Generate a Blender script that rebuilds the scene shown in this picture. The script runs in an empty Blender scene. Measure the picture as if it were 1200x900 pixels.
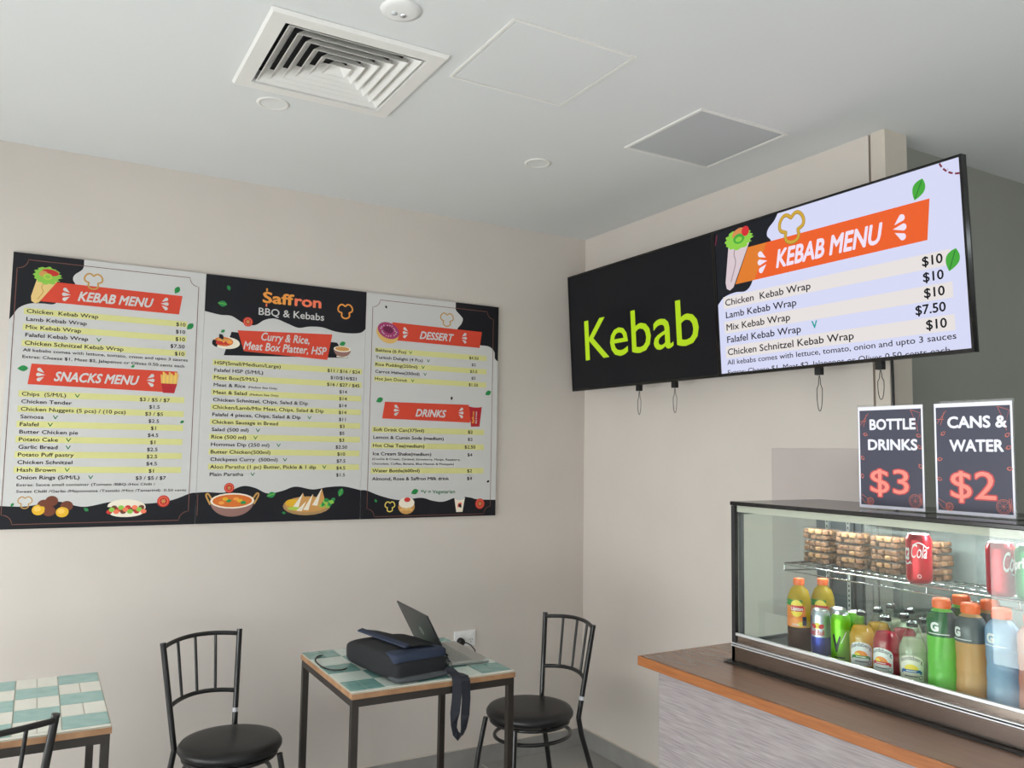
import bpy, bmesh, math, random
from mathutils import Vector, Matrix
random.seed(7)
PI = math.pi
S = bpy.context.scene
COL = S.collection

# ------------------------------------------------------------------ camera
def camera():
    yaw, pitch, roll = (math.radians(a) for a in (29.8584, 4.6989, 0.8704))
    f = Vector((math.sin(yaw)*math.cos(pitch), math.cos(yaw)*math.cos(pitch), math.sin(pitch)))
    r = Vector((math.cos(yaw), -math.sin(yaw), 0)); u = r.cross(f)
    r2 = r*math.cos(roll)+u*math.sin(roll); u2 = -r*math.sin(roll)+u*math.cos(roll)
    cd = bpy.data.cameras.new('camera'); cd.sensor_fit = 'HORIZONTAL'; cd.sensor_width = 36
    cd.lens = 962.217*36/1200; cd.clip_start = .02
    c = bpy.data.objects.new('camera', cd); COL.objects.link(c)
    m = Matrix((r2, u2, -f)).transposed().to_4x4(); m.translation = (-2.5674, -3.6766, 1.5279)
    c.matrix_world = m; S.camera = c
camera()

# ------------------------------------------------------------------ light and exposure
S.view_settings.view_transform = 'Standard'; S.view_settings.look = 'None'
S.view_settings.exposure = 0.0; S.view_settings.gamma = 1.0
S.view_settings.use_curve_mapping = False
S.cycles.max_bounces = 10; S.cycles.transparent_max_bounces = 24
S.cycles.diffuse_bounces = 5; S.cycles.glossy_bounces = 5
S.cycles.caustics_reflective = False; S.cycles.caustics_refractive = False
S.cycles.sample_clamp_indirect = 4.0; S.cycles.use_denoising = True
W = bpy.data.worlds.new('sky'); S.world = W; W.use_nodes = True
WB = W.node_tree.nodes['Background']
WB.inputs[0].default_value = (.86, .93, 1, 1); WB.inputs[1].default_value = .35

def area(name, loc, rot, sx, sy, power, col):
    l = bpy.data.lights.new(name, 'AREA'); l.shape = 'RECTANGLE'; l.size = sx; l.size_y = sy
    l.energy = power; l.color = col
    o = bpy.data.objects.new(name, l); COL.objects.link(o); o.location = loc; o.rotation_euler = rot
    return o
area('sky_through_left_window', (-4.95, -2.45, 1.25), (0, -PI/2+.9, 0), 2.3, 4.6, 100, (1, 1, 1))
area('pavement_glow_through_left_window', (-4.9, -2.45, .6), (0, -PI/2, 0), 1.1, 4.6, 108, (1, 1, 1))
area('open_sky_through_left_window', (-4.9, -2.45, 1.25), (0, -PI/2+.5, 0), 2.3, 4.6, 10, (1, 1, 1)).data.spread = 1.6
def sun():
    l = bpy.data.lights.new('sun', 'SUN'); l.energy = 104; l.angle = .01; l.color = (.96, .98, 1)
    o = bpy.data.objects.new('sun', l); COL.objects.link(o); o.location = (-1.9, -9, 5); o.rotation_euler = (math.radians(40), 0, 0)
sun()   # falls steeply through the shopfront onto the floor behind the camera
area('kitchen_unseen_light', (1.6, -3.6, 2.66), (0, 0, 0), .3, 1.2, 6, (.9, .97, 1))  # unseen area light over the kitchen, no fitting is built

# ------------------------------------------------------------------ materials
def lin(c): return tuple(((x/255)/12.92 if x/255 <= .04045 else ((x/255+.055)/1.055)**2.4) for x in c)
MATS = {}
def mat(name, rgb, rough=.5, metal=0, spec=.5, coat=0, emit=0, noise=0, nscale=40, bump=0, bscale=120, trans=0, stretch=(1,1,1), c2=None):
    if name in MATS: return MATS[name]
    m = bpy.data.materials.new(name); m.use_nodes = True; nt = m.node_tree; N = nt.nodes; b = N['Principled BSDF']
    c = lin(rgb)+(1,)
    b.inputs['Base Color'].default_value = c; b.inputs['Roughness'].default_value = rough
    b.inputs['Metallic'].default_value = metal; b.inputs['Specular IOR Level'].default_value = spec
    b.inputs['Coat Weight'].default_value = coat; b.inputs['Transmission Weight'].default_value = trans
    if emit:
        b.inputs['Emission Color'].default_value = c; b.inputs['Emission Strength'].default_value = emit
        b.inputs['Base Color'].default_value = (.01, .01, .012, 1)
    if noise or bump:
        tc = N.new('ShaderNodeTexCoord'); mp = N.new('ShaderNodeMapping'); mp.inputs['Scale'].default_value = stretch
        nt.links.new(tc.outputs['Object'], mp.inputs['Vector'])
    if noise:
        nz = N.new('ShaderNodeTexNoise'); nz.inputs['Scale'].default_value = nscale; nz.inputs['Detail'].default_value = 5
        nt.links.new(mp.outputs[0], nz.inputs['Vector'])
        rp = N.new('ShaderNodeValToRGB'); rp.color_ramp.elements[0].position = .3; rp.color_ramp.elements[1].position = .7
        d = lin(c2) if c2 else tuple(x*(1-noise) for x in c[:3])
        rp.color_ramp.elements[0].color = tuple(d)+(1,); rp.color_ramp.elements[1].color = c if c2 else tuple(min(1, x*(1+noise*.4)) for x in c[:3])+(1,)
        nt.links.new(nz.outputs['Fac'], rp.inputs['Fac']); nt.links.new(rp.outputs['Color'], b.inputs['Base Color'])
    if bump:
        nb = N.new('ShaderNodeTexNoise'); nb.inputs['Scale'].default_value = bscale
        nt.links.new(mp.outputs[0], nb.inputs['Vector'])
        bp = N.new('ShaderNodeBump'); bp.inputs['Strength'].default_value = bump; bp.inputs['Distance'].default_value = .002
        nt.links.new(nb.outputs['Fac'], bp.inputs['Height']); nt.links.new(bp.outputs[0], b.inputs['Normal'])
    MATS[name] = m; return m
def glass(name, tint=(1, 1, 1), rough=0.0, ior=1.5, haze=0, hazecol=(1, 1, 1)):
    if name in MATS: return MATS[name]
    m = bpy.data.materials.new(name); m.use_nodes = True; nt = m.node_tree; N = nt.nodes; N.remove(N['Principled BSDF'])
    out = N['Material Output']; ge = N.new('ShaderNodeNewGeometry'); dt = N.new('ShaderNodeVectorMath'); dt.operation = 'DOT_PRODUCT'
    nt.links.new(ge.outputs['Normal'], dt.inputs[0]); nt.links.new(ge.outputs['Incoming'], dt.inputs[1])
    def mth(op, a, b=None):
        q = N.new('ShaderNodeMath'); q.operation = op
        for i, v in enumerate((a, b)):
            if v is None: continue
            if isinstance(v, (int, float)): q.inputs[i].default_value = v
            else: nt.links.new(v, q.inputs[i])
        return q.outputs[0]
    # reflectance of a thin sheet, the same from both of its sides
    f0 = ((ior-1)/(ior+1))**2
    fr0 = mth('ADD', mth('MULTIPLY', mth('POWER', mth('SUBTRACT', 1.0, mth('ABSOLUTE', dt.outputs['Value'])), 5.0), 1-f0), f0)
    class _o: outputs = [fr0]
    fr = _o
    tr = N.new('ShaderNodeBsdfTransparent'); tr.inputs[0].default_value = tuple(tint)+(1,)
    gl = N.new('ShaderNodeBsdfGlossy'); gl.inputs['Roughness'].default_value = rough
    mx = N.new('ShaderNodeMixShader'); nt.links.new(fr.outputs[0], mx.inputs[0]); nt.links.new(gl.outputs[0], mx.inputs[2])
    src = tr
    if haze:
        df = N.new('ShaderNodeBsdfDiffuse'); df.inputs[0].default_value = tuple(hazecol)+(1,)
        m2 = N.new('ShaderNodeMixShader'); m2.inputs[0].default_value = haze
        nt.links.new(tr.outputs[0], m2.inputs[1]); nt.links.new(df.outputs[0], m2.inputs[2]); src = m2
    nt.links.new(src.outputs[0], mx.inputs[1]); nt.links.new(mx.outputs[0], out.inputs['Surface'])
    MATS[name] = m; return m
def liquid(name, rgb, see=.25, rough=.12):
    """coloured drink: light passes through it, glossy skin"""
    if name in MATS: return MATS[name]
    m = bpy.data.materials.new(name); m.use_nodes = True; nt = m.node_tree; N = nt.nodes; b = N['Principled BSDF']
    c = lin(rgb)+(1,); b.inputs['Base Color'].default_value = c; b.inputs['Roughness'].default_value = rough
    tl = N.new('ShaderNodeBsdfTranslucent'); tl.inputs[0].default_value = c
    tp = N.new('ShaderNodeBsdfTransparent'); tp.inputs[0].default_value = c
    m1 = N.new('ShaderNodeMixShader'); m1.inputs[0].default_value = .45
    nt.links.new(b.outputs[0], m1.inputs[1]); nt.links.new(tl.outputs[0], m1.inputs[2])
    m2 = N.new('ShaderNodeMixShader'); m2.inputs[0].default_value = see
    nt.links.new(m1.outputs[0], m2.inputs[1]); nt.links.new(tp.outputs[0], m2.inputs[2])
    nt.links.new(m2.outputs[0], N['Material Output'].inputs['Surface'])
    MATS[name] = m; return m

mat('wall_paint', (208, 200, 193), .75, spec=.3, noise=.03, nscale=3, bump=.05, bscale=300)
mat('wall_green', (142, 143, 137), .6, spec=.35, noise=.03, nscale=3)
mat('ceiling_paint', (221, 223, 224), .8, spec=.3, noise=.015, nscale=2)
mat('white_plaster', (226, 227, 226), .7, spec=.3, noise=.01)
mat('grey_perforated', (186, 190, 192), .7, noise=.08, nscale=600)
mat('white_metal', (232, 231, 228), .4, noise=.01)
mat('plenum_black', (18, 18, 20), .8, noise=.1)  # duct coloured black to darken the gaps between the louvres
mat('skirting_tile', (150, 148, 145), .4, noise=.12, nscale=12)
mat('trim_beige', (204, 195, 184), .5, noise=.02)
mat('trim_gap_shade', (120, 108, 95), .7, noise=.05)  # shade of the gap beside the trim, put into the colour
mat('splash_panel', (190, 180, 177), .35, noise=.03, nscale=5)
mat('alu', (190, 192, 194), .3, 1, noise=.05)
mat('alu_dark', (92, 97, 102), .35, .6, noise=.08)
mat('black_gloss', (10, 10, 11), .18, noise=.1)
mat('black_matte', (20, 20, 22), .55, noise=.1)
mat('black_metal', (17, 17, 19), .32, coat=.3, noise=.15, nscale=60)
mat('bronze_metal', (44, 38, 34), .45, noise=.15, nscale=50)
mat('black_vinyl', (20, 20, 22), .38, noise=.2, nscale=90, bump=.25, bscale=400)
mat('chrome', (225, 228, 230), .12, 1, noise=.02); mat('steel_satin', (222, 224, 226), .42, .7, noise=.02)
mat('dark_mirror', (150, 138, 130), .13, .95)
mat('wood_edge', (156, 96, 50), .45, noise=.3, nscale=22, stretch=(8, .5, 10), c2=(134, 78, 38))
mat('worktop_brown', (122, 92, 76), .25, noise=.2, nscale=9, stretch=(6, .6, 6), c2=(114, 85, 70), spec=.5)
mat('laminate_grey', (156, 148, 149), .5, noise=.3, nscale=34, stretch=(3, .35, 7), c2=(126, 118, 120))
mat('table_edge', (170, 130, 95), .5, noise=.2, nscale=20, c2=(140, 102, 72))
mat('tile_green', (152, 192, 188), .18, noise=.08, nscale=25, c2=(136, 180, 174))
mat('tile_green_shade', (132, 174, 168), .15, noise=.12, nscale=25, c2=(108, 154, 148))  # green tile with the corner table's shade put into its colour
mat('tile_white', (232, 233, 222), .2, noise=.03, nscale=25)
mat('tile_white_shade', (212, 226, 218), .15, noise=.06, nscale=25)  # white tile, toned down for the shade on the corner table
mat('grout', (168, 164, 150), .7, noise=.06)
mat('bag_black', (19, 20, 25), .8, noise=.25, nscale=220, bump=.5, bscale=700)
mat('bag_navy', (36, 47, 70), .75, noise=.2, nscale=220, bump=.4, bscale=700)
mat('bag_grey', (70, 74, 78), .8, noise=.35, nscale=300, bump=.5, bscale=700)
mat('strap_navy', (28, 31, 42), .7, noise=.2, nscale=300, bump=.4, bscale=900)
mat('laptop_lid', (62, 62, 64), .35, .5, noise=.05)
mat('laptop_base', (176, 176, 172), .35, .5, noise=.03)
mat('laptop_keys', (150, 151, 147), .5, noise=.03)
mat('screen_dark', (14, 15, 18), .15, noise=.05)
mat('plastic_white', (236, 236, 236), .35, noise=.01)
mat('rubber_black', (14, 14, 15), .5, noise=.1)
mat('sticker', (205, 206, 212), .5, noise=.05)
glass('case_glass', (.93, .97, .95), ior=1.52)
glass('door_glass', (.80, .84, .83), ior=1.5, haze=.18, hazecol=(.75, .78, .78))
glass('acrylic', (.97, .98, .98), ior=1.49)
glass('window_glass', (.96, .98, .97), ior=1.5)
glass('clear_plastic', (.98, .98, .97), .04, 1.45, haze=.025, hazecol=(.95, .95, .93))
glass('bottle_glass', (.95, .97, .95), .02, 1.5)
# print inks of the menu board
PI_ = dict(p_white=(206, 205, 204), p_black=(26, 26, 32), p_red=(212, 72, 52), p_yellow=(216, 214, 146), p_ink=(38, 33, 40),
           p_green=(42, 138, 74), p_vgreen=(30, 120, 70), p_brown=(120, 80, 70), p_tan=(196, 150, 84), p_wrap=(228, 196, 130),
           p_lettuce=(140, 196, 78), p_tomato=(196, 52, 48), p_orange=(238, 158, 72), p_coral=(240, 124, 92), p_pink=(164, 62, 112),
           p_darkpink=(112, 36, 74), p_dough=(222, 180, 106), p_fry=(236, 196, 96), p_curry=(214, 112, 48), p_steel=(150, 112, 104),
           p_falafel=(112, 62, 44), p_cut=(226, 176, 46), p_cream=(242, 232, 214), p_plate=(176, 138, 92), p_pastry=(206, 152, 88),
           p_crimson=(176, 40, 48), p_lime=(176, 204, 80), p_cheese=(238, 214, 104))
for k, v in PI_.items(): mat(k, v, .42, spec=.25, noise=.01, nscale=5)
# inks of the sign posters
for k, v in dict(s_navy=(58, 59, 78), s_white=(232, 232, 246), s_neon=(255, 140, 126), s_glow=(196, 66, 70), s_doodle=(190, 100, 86)).items():
    mat(k, v, .45, noise=.02, nscale=5)
# lit screen colours
for k, v, e in (('t_bg', (214, 217, 244), 1.0), ('t_black', (22, 26, 32), .8), ('t_ora', (236, 96, 36), 1), ('t_ora2', (224, 124, 40), 1), ('t_cream', (230, 224, 222), 1),
                ('t_ink', (18, 20, 30), .35), ('t_white', (240, 226, 244), 1), ('t_leaf', (70, 168, 58), 1), ('t_leafd', (36, 124, 44), 1), ('t_teal', (0, 156, 148), 1),
                ('t_gold', (206, 166, 56), 1), ('t_goldd', (160, 120, 40), 1), ('t_wrap', (216, 200, 206), 1), ('t_wrapd', (160, 140, 148), 1), ('t_let', (140, 206, 70), 1), ('t_tom', (208, 44, 50), 1),
                ('t_tan', (214, 136, 80), 1), ('t_mar', (124, 44, 66), 1), ('t_lime', (172, 208, 22), 1.05), ('t_off', (13, 14, 17), .6)):
    mat(k, v, .2, emit=e, spec=.1)

# ------------------------------------------------------------------ mesh builder
class MB:
    def __init__(s): s.v = []; s.f = []; s.m = []; s.sm = []; s.mats = []
    def mi(s, m):
        if m not in s.mats: s.mats.append(m)
        return s.mats.index(m)
    def add(s, vs, fs, m, smooth=False, M=None):
        o = len(s.v); s.v += [tuple(M @ Vector(v)) if M else tuple(v) for v in vs]
        i = s.mi(m)
        for f in fs: s.f.append(tuple(a+o for a in f)); s.m.append(i); s.sm.append(smooth)
        return s
    def box(s, x0, x1, y0, y1, z0, z1, m, M=None):
        vs = [(x, y, z) for x in (x0, x1) for y in (y0, y1) for z in (z0, z1)]
        return s.add(vs, [(0, 1, 3, 2), (4, 6, 7, 5), (0, 4, 5, 1), (2, 3, 7, 6), (0, 2, 6, 4), (1, 5, 7, 3)], m, False, M)
    def tube(s, pts, r, m, n=8, closed=False, caps=True, M=None):
        P = [Vector(p) for p in pts]; L = len(P); vs = []; fs = []
        R = r if isinstance(r, (list, tuple)) else [r]*L
        nrm = None
        for i in range(L):
            a = P[(i-1) % L] if (closed or i > 0) else P[i]; b = P[(i+1) % L] if (closed or i < L-1) else P[i]
            t = (b-a).normalized()
            if nrm is None: nrm = t.orthogonal().normalized()
            nrm = (nrm - t*nrm.dot(t)); nrm = nrm.normalized() if nrm.length > 1e-6 else t.orthogonal().normalized()
            bn = t.cross(nrm)
            for k in range(n):
                q = 2*PI*k/n; vs.append(P[i]+nrm*(R[i]*math.cos(q))+bn*(R[i]*math.sin(q)))
        for i in range(L if closed else L-1):
            j = (i+1) % L
            for k in range(n): fs.append((i*n+k, i*n+(k+1) % n, j*n+(k+1) % n, j*n+k))
        s.add(vs, fs, m, True, M)
        if caps and not closed:
            s.add(vs[:n], [tuple(range(n))[::-1]], m, False, M); s.add(vs[-n:], [tuple(range(n))], m, False, M)
        return s
    def lathe(s, prof, m, n=24, smooth=True, M=None, sx=1, sy=1, a0=0, a1=2*PI):
        full = abs(a1-a0-2*PI) < 1e-6; vs = []; fs = []; K = n if full else n+1
        for r, z in prof:
            for k in range(K):
                a = a0+(a1-a0)*k/n; vs.append((r*math.cos(a)*sx, r*math.sin(a)*sy, z))
        for i in range(len(prof)-1):
            for k in range(n):
                k2 = (k+1) % K; fs.append((i*K+k, i*K+k2, (i+1)*K+k2, (i+1)*K+k))
        return s.add(vs, fs, m, smooth, M)
    def ribbon(s, pts, wid, m, thick=.0015, M=None):
        vs = []; fs = []; P = [Vector(p) for p in pts]; Wd = [Vector(w) for w in wid]
        for i, p in enumerate(P):
            a = P[max(i-1, 0)]; b = P[min(i+1, len(P)-1)]; t = (b-a).normalized(); nn = t.cross(Wd[i]).normalized()*thick
            vs += [p-Wd[i]-nn, p+Wd[i]-nn, p+Wd[i]+nn, p-Wd[i]+nn]
        for i in range(len(P)-1):
            for k in range(4): fs.append((i*4+k, i*4+(k+1) % 4, (i+1)*4+(k+1) % 4, (i+1)*4+k))
        fs += [(0, 3, 2, 1), tuple(len(vs)-4+k for k in range(4))]
        return s.add(vs, fs, m, False, M)
    def prism(s, poly, z0, z1, m, M=None):
        n = len(poly); vs = [(x, y, z0) for x, y in poly]+[(x, y, z1) for x, y in poly]
        return s.add(vs, [tuple(range(n))[::-1], tuple(range(n, 2*n))]+[(i, (i+1) % n, n+(i+1) % n, n+i) for i in range(n)], m, False, M)
    def build(s, name, parent=None, loc=None, bevel=0, seg=2, auto=False, sub=0):
        me = bpy.data.meshes.new(name); me.from_pydata(s.v, [], s.f)
        for k in s.mats: me.materials.append(MATS[k])
        me.polygons.foreach_set('material_index', s.m); me.polygons.foreach_set('use_smooth', s.sm)
        bm = bmesh.new(); bm.from_mesh(me); bmesh.ops.recalc_face_normals(bm, faces=bm.faces); bm.to_mesh(me); bm.free()
        me.update(); o = bpy.data.objects.new(name, me); COL.objects.link(o)
        if loc: o.location = loc
        if parent: o.parent = parent
        if bevel:
            b = o.modifiers.new('bevel', 'BEVEL'); b.width = bevel; b.segments = seg; b.limit_method = 'ANGLE'; b.angle_limit = .6
        if sub:
            u = o.modifiers.new('sub', 'SUBSURF'); u.levels = sub; u.render_levels = sub
        return o

def tag(o, label=None, cat=None, group=None, kind=None):
    for k, v in (('label', label), ('category', cat), ('group', group), ('kind', kind)):
        if v: o[k] = v
    return o
def empty(name, loc, rz=0, label=None, cat=None, group=None):
    o = bpy.data.objects.new(name, None); o.empty_display_size = .05; COL.objects.link(o)
    o.location = loc; o.rotation_euler = (0, 0, rz); return tag(o, label, cat, group)
def copy_tree(o, parent=None):
    kids = list(o.children); c = o.copy(); COL.objects.link(c); c.parent = parent
    for k in kids: copy_tree(k, c)
    return c
def struct(mb, name, **k): return tag(mb.build(name, **k), kind='structure')

# ------------------------------------------------------------------ flat printing: inks laid on a real surface
TXT = {}
_cu = bpy.data.curves.new('lettering', 'FONT'); _cu.resolution_u = 3; _to = bpy.data.objects.new('lettering', _cu)
def glyphs(body, bold=0, shear=0, space=1):
    k = (body, bold, shear, space)
    if k not in TXT:
        _cu.shear = shear; _cu.space_character = space
        _cu.body = 'H'; me = _to.to_mesh(); cap = max(v.co.y for v in me.vertices); _to.to_mesh_clear()
        _cu.body = body; me = _to.to_mesh()
        v0 = [(v.co.x/cap, v.co.y/cap) for v in me.vertices]; f0 = [tuple(p.vertices) for p in me.polygons]; _to.to_mesh_clear()
        b = bold/cap; n = 0 if b <= 0 else (4 if b < .03 else (8 if b < .07 else 16))
        vs = []; fs = []
        for q, (dx, dy) in enumerate([(0, 0)]+[(b*math.cos(2*PI*q/n), b*math.sin(2*PI*q/n)) for q in range(n)]):
            o = len(vs); vs += [(x+dx, y+dy, .00011*q/(n+1)) for x, y in v0]; fs += [tuple(i+o for i in f) for f in f0]
        x0 = min(v[0] for v in vs); TXT[k] = ([(x-x0, y, z) for x, y, z in vs], fs, max(v[0] for v in vs)-x0)
    return TXT[k]
def smooth_path(pts, n=8):
    out = []; P = [pts[0]]+list(pts)+[pts[-1]]
    for i in range(1, len(P)-2):
        for k in range(n):
            t = k/n; a, b, c, d = P[i-1:i+3]
            out.append(tuple(.5*(2*b[j]+(c[j]-a[j])*t+(2*a[j]-5*b[j]+4*c[j]-d[j])*t*t+(3*b[j]-a[j]-3*c[j]+d[j])*t**3) for j in (0, 1)))
    out.append(tuple(pts[-1])); return out
class Ink:
    """fn(u, v, lift) places a printed point; every layer lies a hair above the last"""
    def __init__(s, fn, step=.00014, maxlen=0): s.fn = fn; s.step = step; s.maxlen = maxlen; s.items = []
    def raw(s, vs, fs, m, L): s.items.append((vs, fs, m, L))
    def poly(s, pts, m, L=1): s.raw(list(pts), [tuple(range(len(pts)))], m, L)
    def rect(s, x0, y0, x1, y1, m, L=1): s.poly([(x0, y0), (x1, y0), (x1, y1), (x0, y1)], m, L)
    def ell(s, cx, cy, rx, ry, m, L=1, rot=0, n=20, a0=0, a1=2*PI):
        c, q = math.cos(rot), math.sin(rot); full = a1-a0 > 6.28
        P = []
        for k in range(n if full else n+1):
            a = a0+(a1-a0)*k/n; x, y = rx*math.cos(a), ry*math.sin(a); P.append((cx+x*c-y*q, cy+x*q+y*c))
        s.poly(P, m, L)
    def stroke(s, pts, w, m, L=1, closed=False):
        vs = []; fs = []; n = len(pts)
        for i, p in enumerate(pts):
            a = pts[(i-1) % n] if closed or i else p; b = pts[(i+1) % n] if closed or i < n-1 else p
            d = Vector((b[0]-a[0], b[1]-a[1])); d = d.normalized() if d.length > 1e-9 else Vector((1, 0)); o = Vector((-d.y, d.x))*w/2
            vs += [(p[0]+o.x, p[1]+o.y), (p[0]-o.x, p[1]-o.y)]
        for i in range(n if closed else n-1):
            j = (i+1) % n; fs.append((2*i, 2*i+1, 2*j+1, 2*j))
        s.raw(vs, fs, m, L)
    def text(s, body, x, y, h, m, L=4, fit=None, sx=1.0, bold=.016, shear=0, space=1, align='l', warp=None, rot=0):
        vs, fs, w = glyphs(body, bold, shear, space)
        k = fit/w if fit else sx*h
        x0 = x if align == 'l' else (x-w*k if align == 'r' else x-w*k/2)
        c, q = math.cos(rot), math.sin(rot); out = []
        for a, b, z in vs:
            u, v = a*k, b*h
            if warp: u, v = warp(u/(w*k), u, v)
            out.append((x0+u*c-v*q, y+u*q+v*c, z))
        s.raw(out, fs, m, L); return w*k
    def leaf(s, cx, cy, r, rot, m, L=3, vein=None):
        P = []
        for k in range(11):
            t = k/10*2-1; P.append((t*r, .62*r*(1-t*t)*(1+.2*t)))
        P += [(x, -y) for x, y in P[::-1][1:-1]]
        c, q = math.cos(rot), math.sin(rot); s.poly([(cx+x*c-y*q, cy+x*q+y*c) for x, y in P], m, L)
        if vein: s.stroke([(cx-r*.8*c, cy-r*.8*q), (cx+r*.8*c, cy+r*.8*q)], r*.1, vein, L+1)
    def pepper(s, cx, cy, r, m, L=3, w=.2, rot=-PI/2):
        P = []
        for k in range(48):
            a = 2*PI*k/48; rr = r*(.86+.2*abs(math.cos(1.5*(a-rot)))-.14*(abs(math.sin(1.5*(a-rot)))**8)*2); P.append((cx+rr*math.cos(a), cy+rr*math.sin(a)))
        s.stroke(P, w*r, m, L, True)
    def splash(s, cx, cy, r, m, L=4, flip=1):
        for a in (.62, 0, -.62):
            x = cx+flip*r*.1; tip = (x+flip*r*.55*(1-.4*abs(a)), cy+a*r*.45)
            bx, by = x-flip*r*.55*(.75 if a else 1), cy+a*r*1.35
            d = Vector((bx-tip[0], by-tip[1])); l = d.length; d.normalize(); o = Vector((-d.y, d.x)); w = r*.26
            P = [tip]
            for k in range(9):
                t = PI*k/8; P.append((tip[0]+d.x*(l-w)+o.x*w*math.cos(t)+d.x*w*math.sin(t), tip[1]+d.y*(l-w)+o.y*w*math.cos(t)+d.y*w*math.sin(t)))
            s.poly(P, m, L)
    def into(s, mb):
        for n_, (vs, fs, m, L) in enumerate(s.items):
            vs = [(v[0], v[1], (v[2] if len(v) > 2 else 0)+(n_ % 12)*1e-5) for v in vs]
            if s.maxlen:
                bm = bmesh.new(); B = [bm.verts.new((v[0], v[1], v[2] if len(v) > 2 else 0)) for v in vs]
                for f in fs:
                    try: bm.faces.new([B[i] for i in f])
                    except ValueError: pass
                bmesh.ops.triangulate(bm, faces=bm.faces)
                for _ in range(5):
                    e = [e for e in bm.edges if e.calc_length() > s.maxlen]
                    if not e: break
                    bmesh.ops.subdivide_edges(bm, edges=e, cuts=1); bmesh.ops.triangulate(bm, faces=bm.faces)
                bm.verts.index_update(); vs = [tuple(v.co) for v in bm.verts]; fs = [tuple(v.index for v in f.verts) for f in bm.faces]; bm.free()
            mb.add([s.fn(v[0], v[1], s.step*L+(v[2] if len(v) > 2 else 0)) for v in vs], fs, m)
        return mb
def on_cyl(r): return lambda u, v, l: ((r+l)*math.cos(u/r), (r+l)*math.sin(u/r), v)

# ------------------------------------------------------------------ room
struct(MB().box(-4.85, 3.6, -7.1, .15, 2.7, 2.8, 'ceiling_paint'), 'ceiling')
def floor_mat():
    m = bpy.data.materials.new('floor_tile'); m.use_nodes = True; nt = m.node_tree; b = nt.nodes['Principled BSDF']
    tc = nt.nodes.new('ShaderNodeTexCoord'); br = nt.nodes.new('ShaderNodeTexBrick'); br.offset = 0; br.squash = 1
    br.inputs['Color1'].default_value = lin((156, 154, 151))+(1,); br.inputs['Color2'].default_value = lin((150, 148, 145))+(1,)
    br.inputs['Mortar'].default_value = lin((196, 190, 178))+(1,); br.inputs['Scale'].default_value = 1
    br.inputs['Mortar Size'].default_value = .004; br.inputs['Brick Width'].default_value = .6; br.inputs['Row Height'].default_value = .6
    nt.links.new(tc.outputs['Object'], br.inputs['Vector']); nt.links.new(br.outputs['Color'], b.inputs['Base Color'])
    b.inputs['Roughness'].default_value = .14; MATS['floor_tile'] = m
floor_mat()
struct(MB().box(-4.85, 3.6, -7.1, .15, -.1, 0, 'floor_tile'), 'floor')
struct(MB().box(-4.85, 0, 0, .15, 0, 2.7, 'wall_paint'), 'wall_back')
struct(MB().box(0, .12, -1.79, .15, 0, 2.7, 'wall_paint'), 'wall_right')
struct(MB().box(.006, .12, -1.802, -1.79, 0, 2.7, 'trim_gap_shade').box(-.004, .12, -1.86, -1.802, 0, 2.7, 'trim_beige'), 'trim_1')
struct(MB().box(.12, 3.6, -1.79, -1.65, 0, 2.7, 'wall_green'), 'wall_kitchen')
struct(MB().box(3.5, 3.6, -7.1, -1.79, 0, 2.7, 'wall_green'), 'wall_far')
# shopfront walls with their openings (left of and behind the camera)
struct(MB().box(-4.85, -4.7, -.14, 0, 0, 2.7, 'wall_paint').box(-4.85, -4.7, -7.1, -4.8, 0, 2.7, 'wall_paint')
       .box(-4.85, -4.7, -4.8, -.14, 2.42, 2.7, 'wall_paint'), 'wall_left')
struct(MB().box(-4.7, -4.3, -7.1, -6.95, 0, 2.7, 'wall_paint').box(.5, 3.5, -7.1, -6.95, 0, 2.7, 'wall_paint')
       .box(-4.3, .5, -7.1, -6.95, 2.5, 2.7, 'wall_paint'), 'wall_front')
def window(name, pts, y=True):
    fr = MB(); gl = MB()
    for b in pts: fr.box(*b, 'alu_dark')
    o = struct(fr, name); return o
w1 = window('window_1', [(-4.8, -4.74, -.2, -.14, 0, 2.42), (-4.8, -4.74, -4.8, -4.74, 0, 2.42), (-4.8, -4.74, -4.74, -.2, 2.36, 2.42), (-4.8, -4.74, -4.74, -.2, 0, .06),
                         (-4.8, -4.74, -2.58, -2.52, .06, 2.36)])
MB().box(-4.775, -4.767, -4.74, -.2, .06, 2.36, 'window_glass').build('pane', w1)
w2 = window('window_2', [(-4.3, -4.24, -7.06, -7, 0, 2.5), (.44, .5, -7.06, -7, 0, 2.5), (-4.24, .44, -7.06, -7, 2.44, 2.5), (-4.24, .44, -7.06, -7, 0, .06),
                         (-2.7, -2.64, -7.06, -7, .06, 2.44), (-1.1, -1.04, -7.06, -7, .06, 2.44)])
MB().box(-4.24, .44, -7.034, -7.026, .06, 2.44, 'window_glass').build('pane', w2)
struct(MB().box(-4.7, 0, -.011, -.0005, 0, .086, 'skirting_tile').box(-4.7, 0, -.0095, -.0005, .086, .088, 'trim_beige'), 'baseboard_back')
struct(MB().box(-.011, -.0005, -1.78, -.011, 0, .086, 'skirting_tile').box(-.0095, -.0005, -1.78, -.0095, .086, .088, 'trim_beige'), 'baseboard_right')
tag(MB().box(-.005, -.0005, -1.775, -1.321, .902, 1.557, 'splash_panel').build('splash_panel', bevel=.001), 'mauve grey flat splash panel on the beige wall behind the glass case', 'wall panel')

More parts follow.
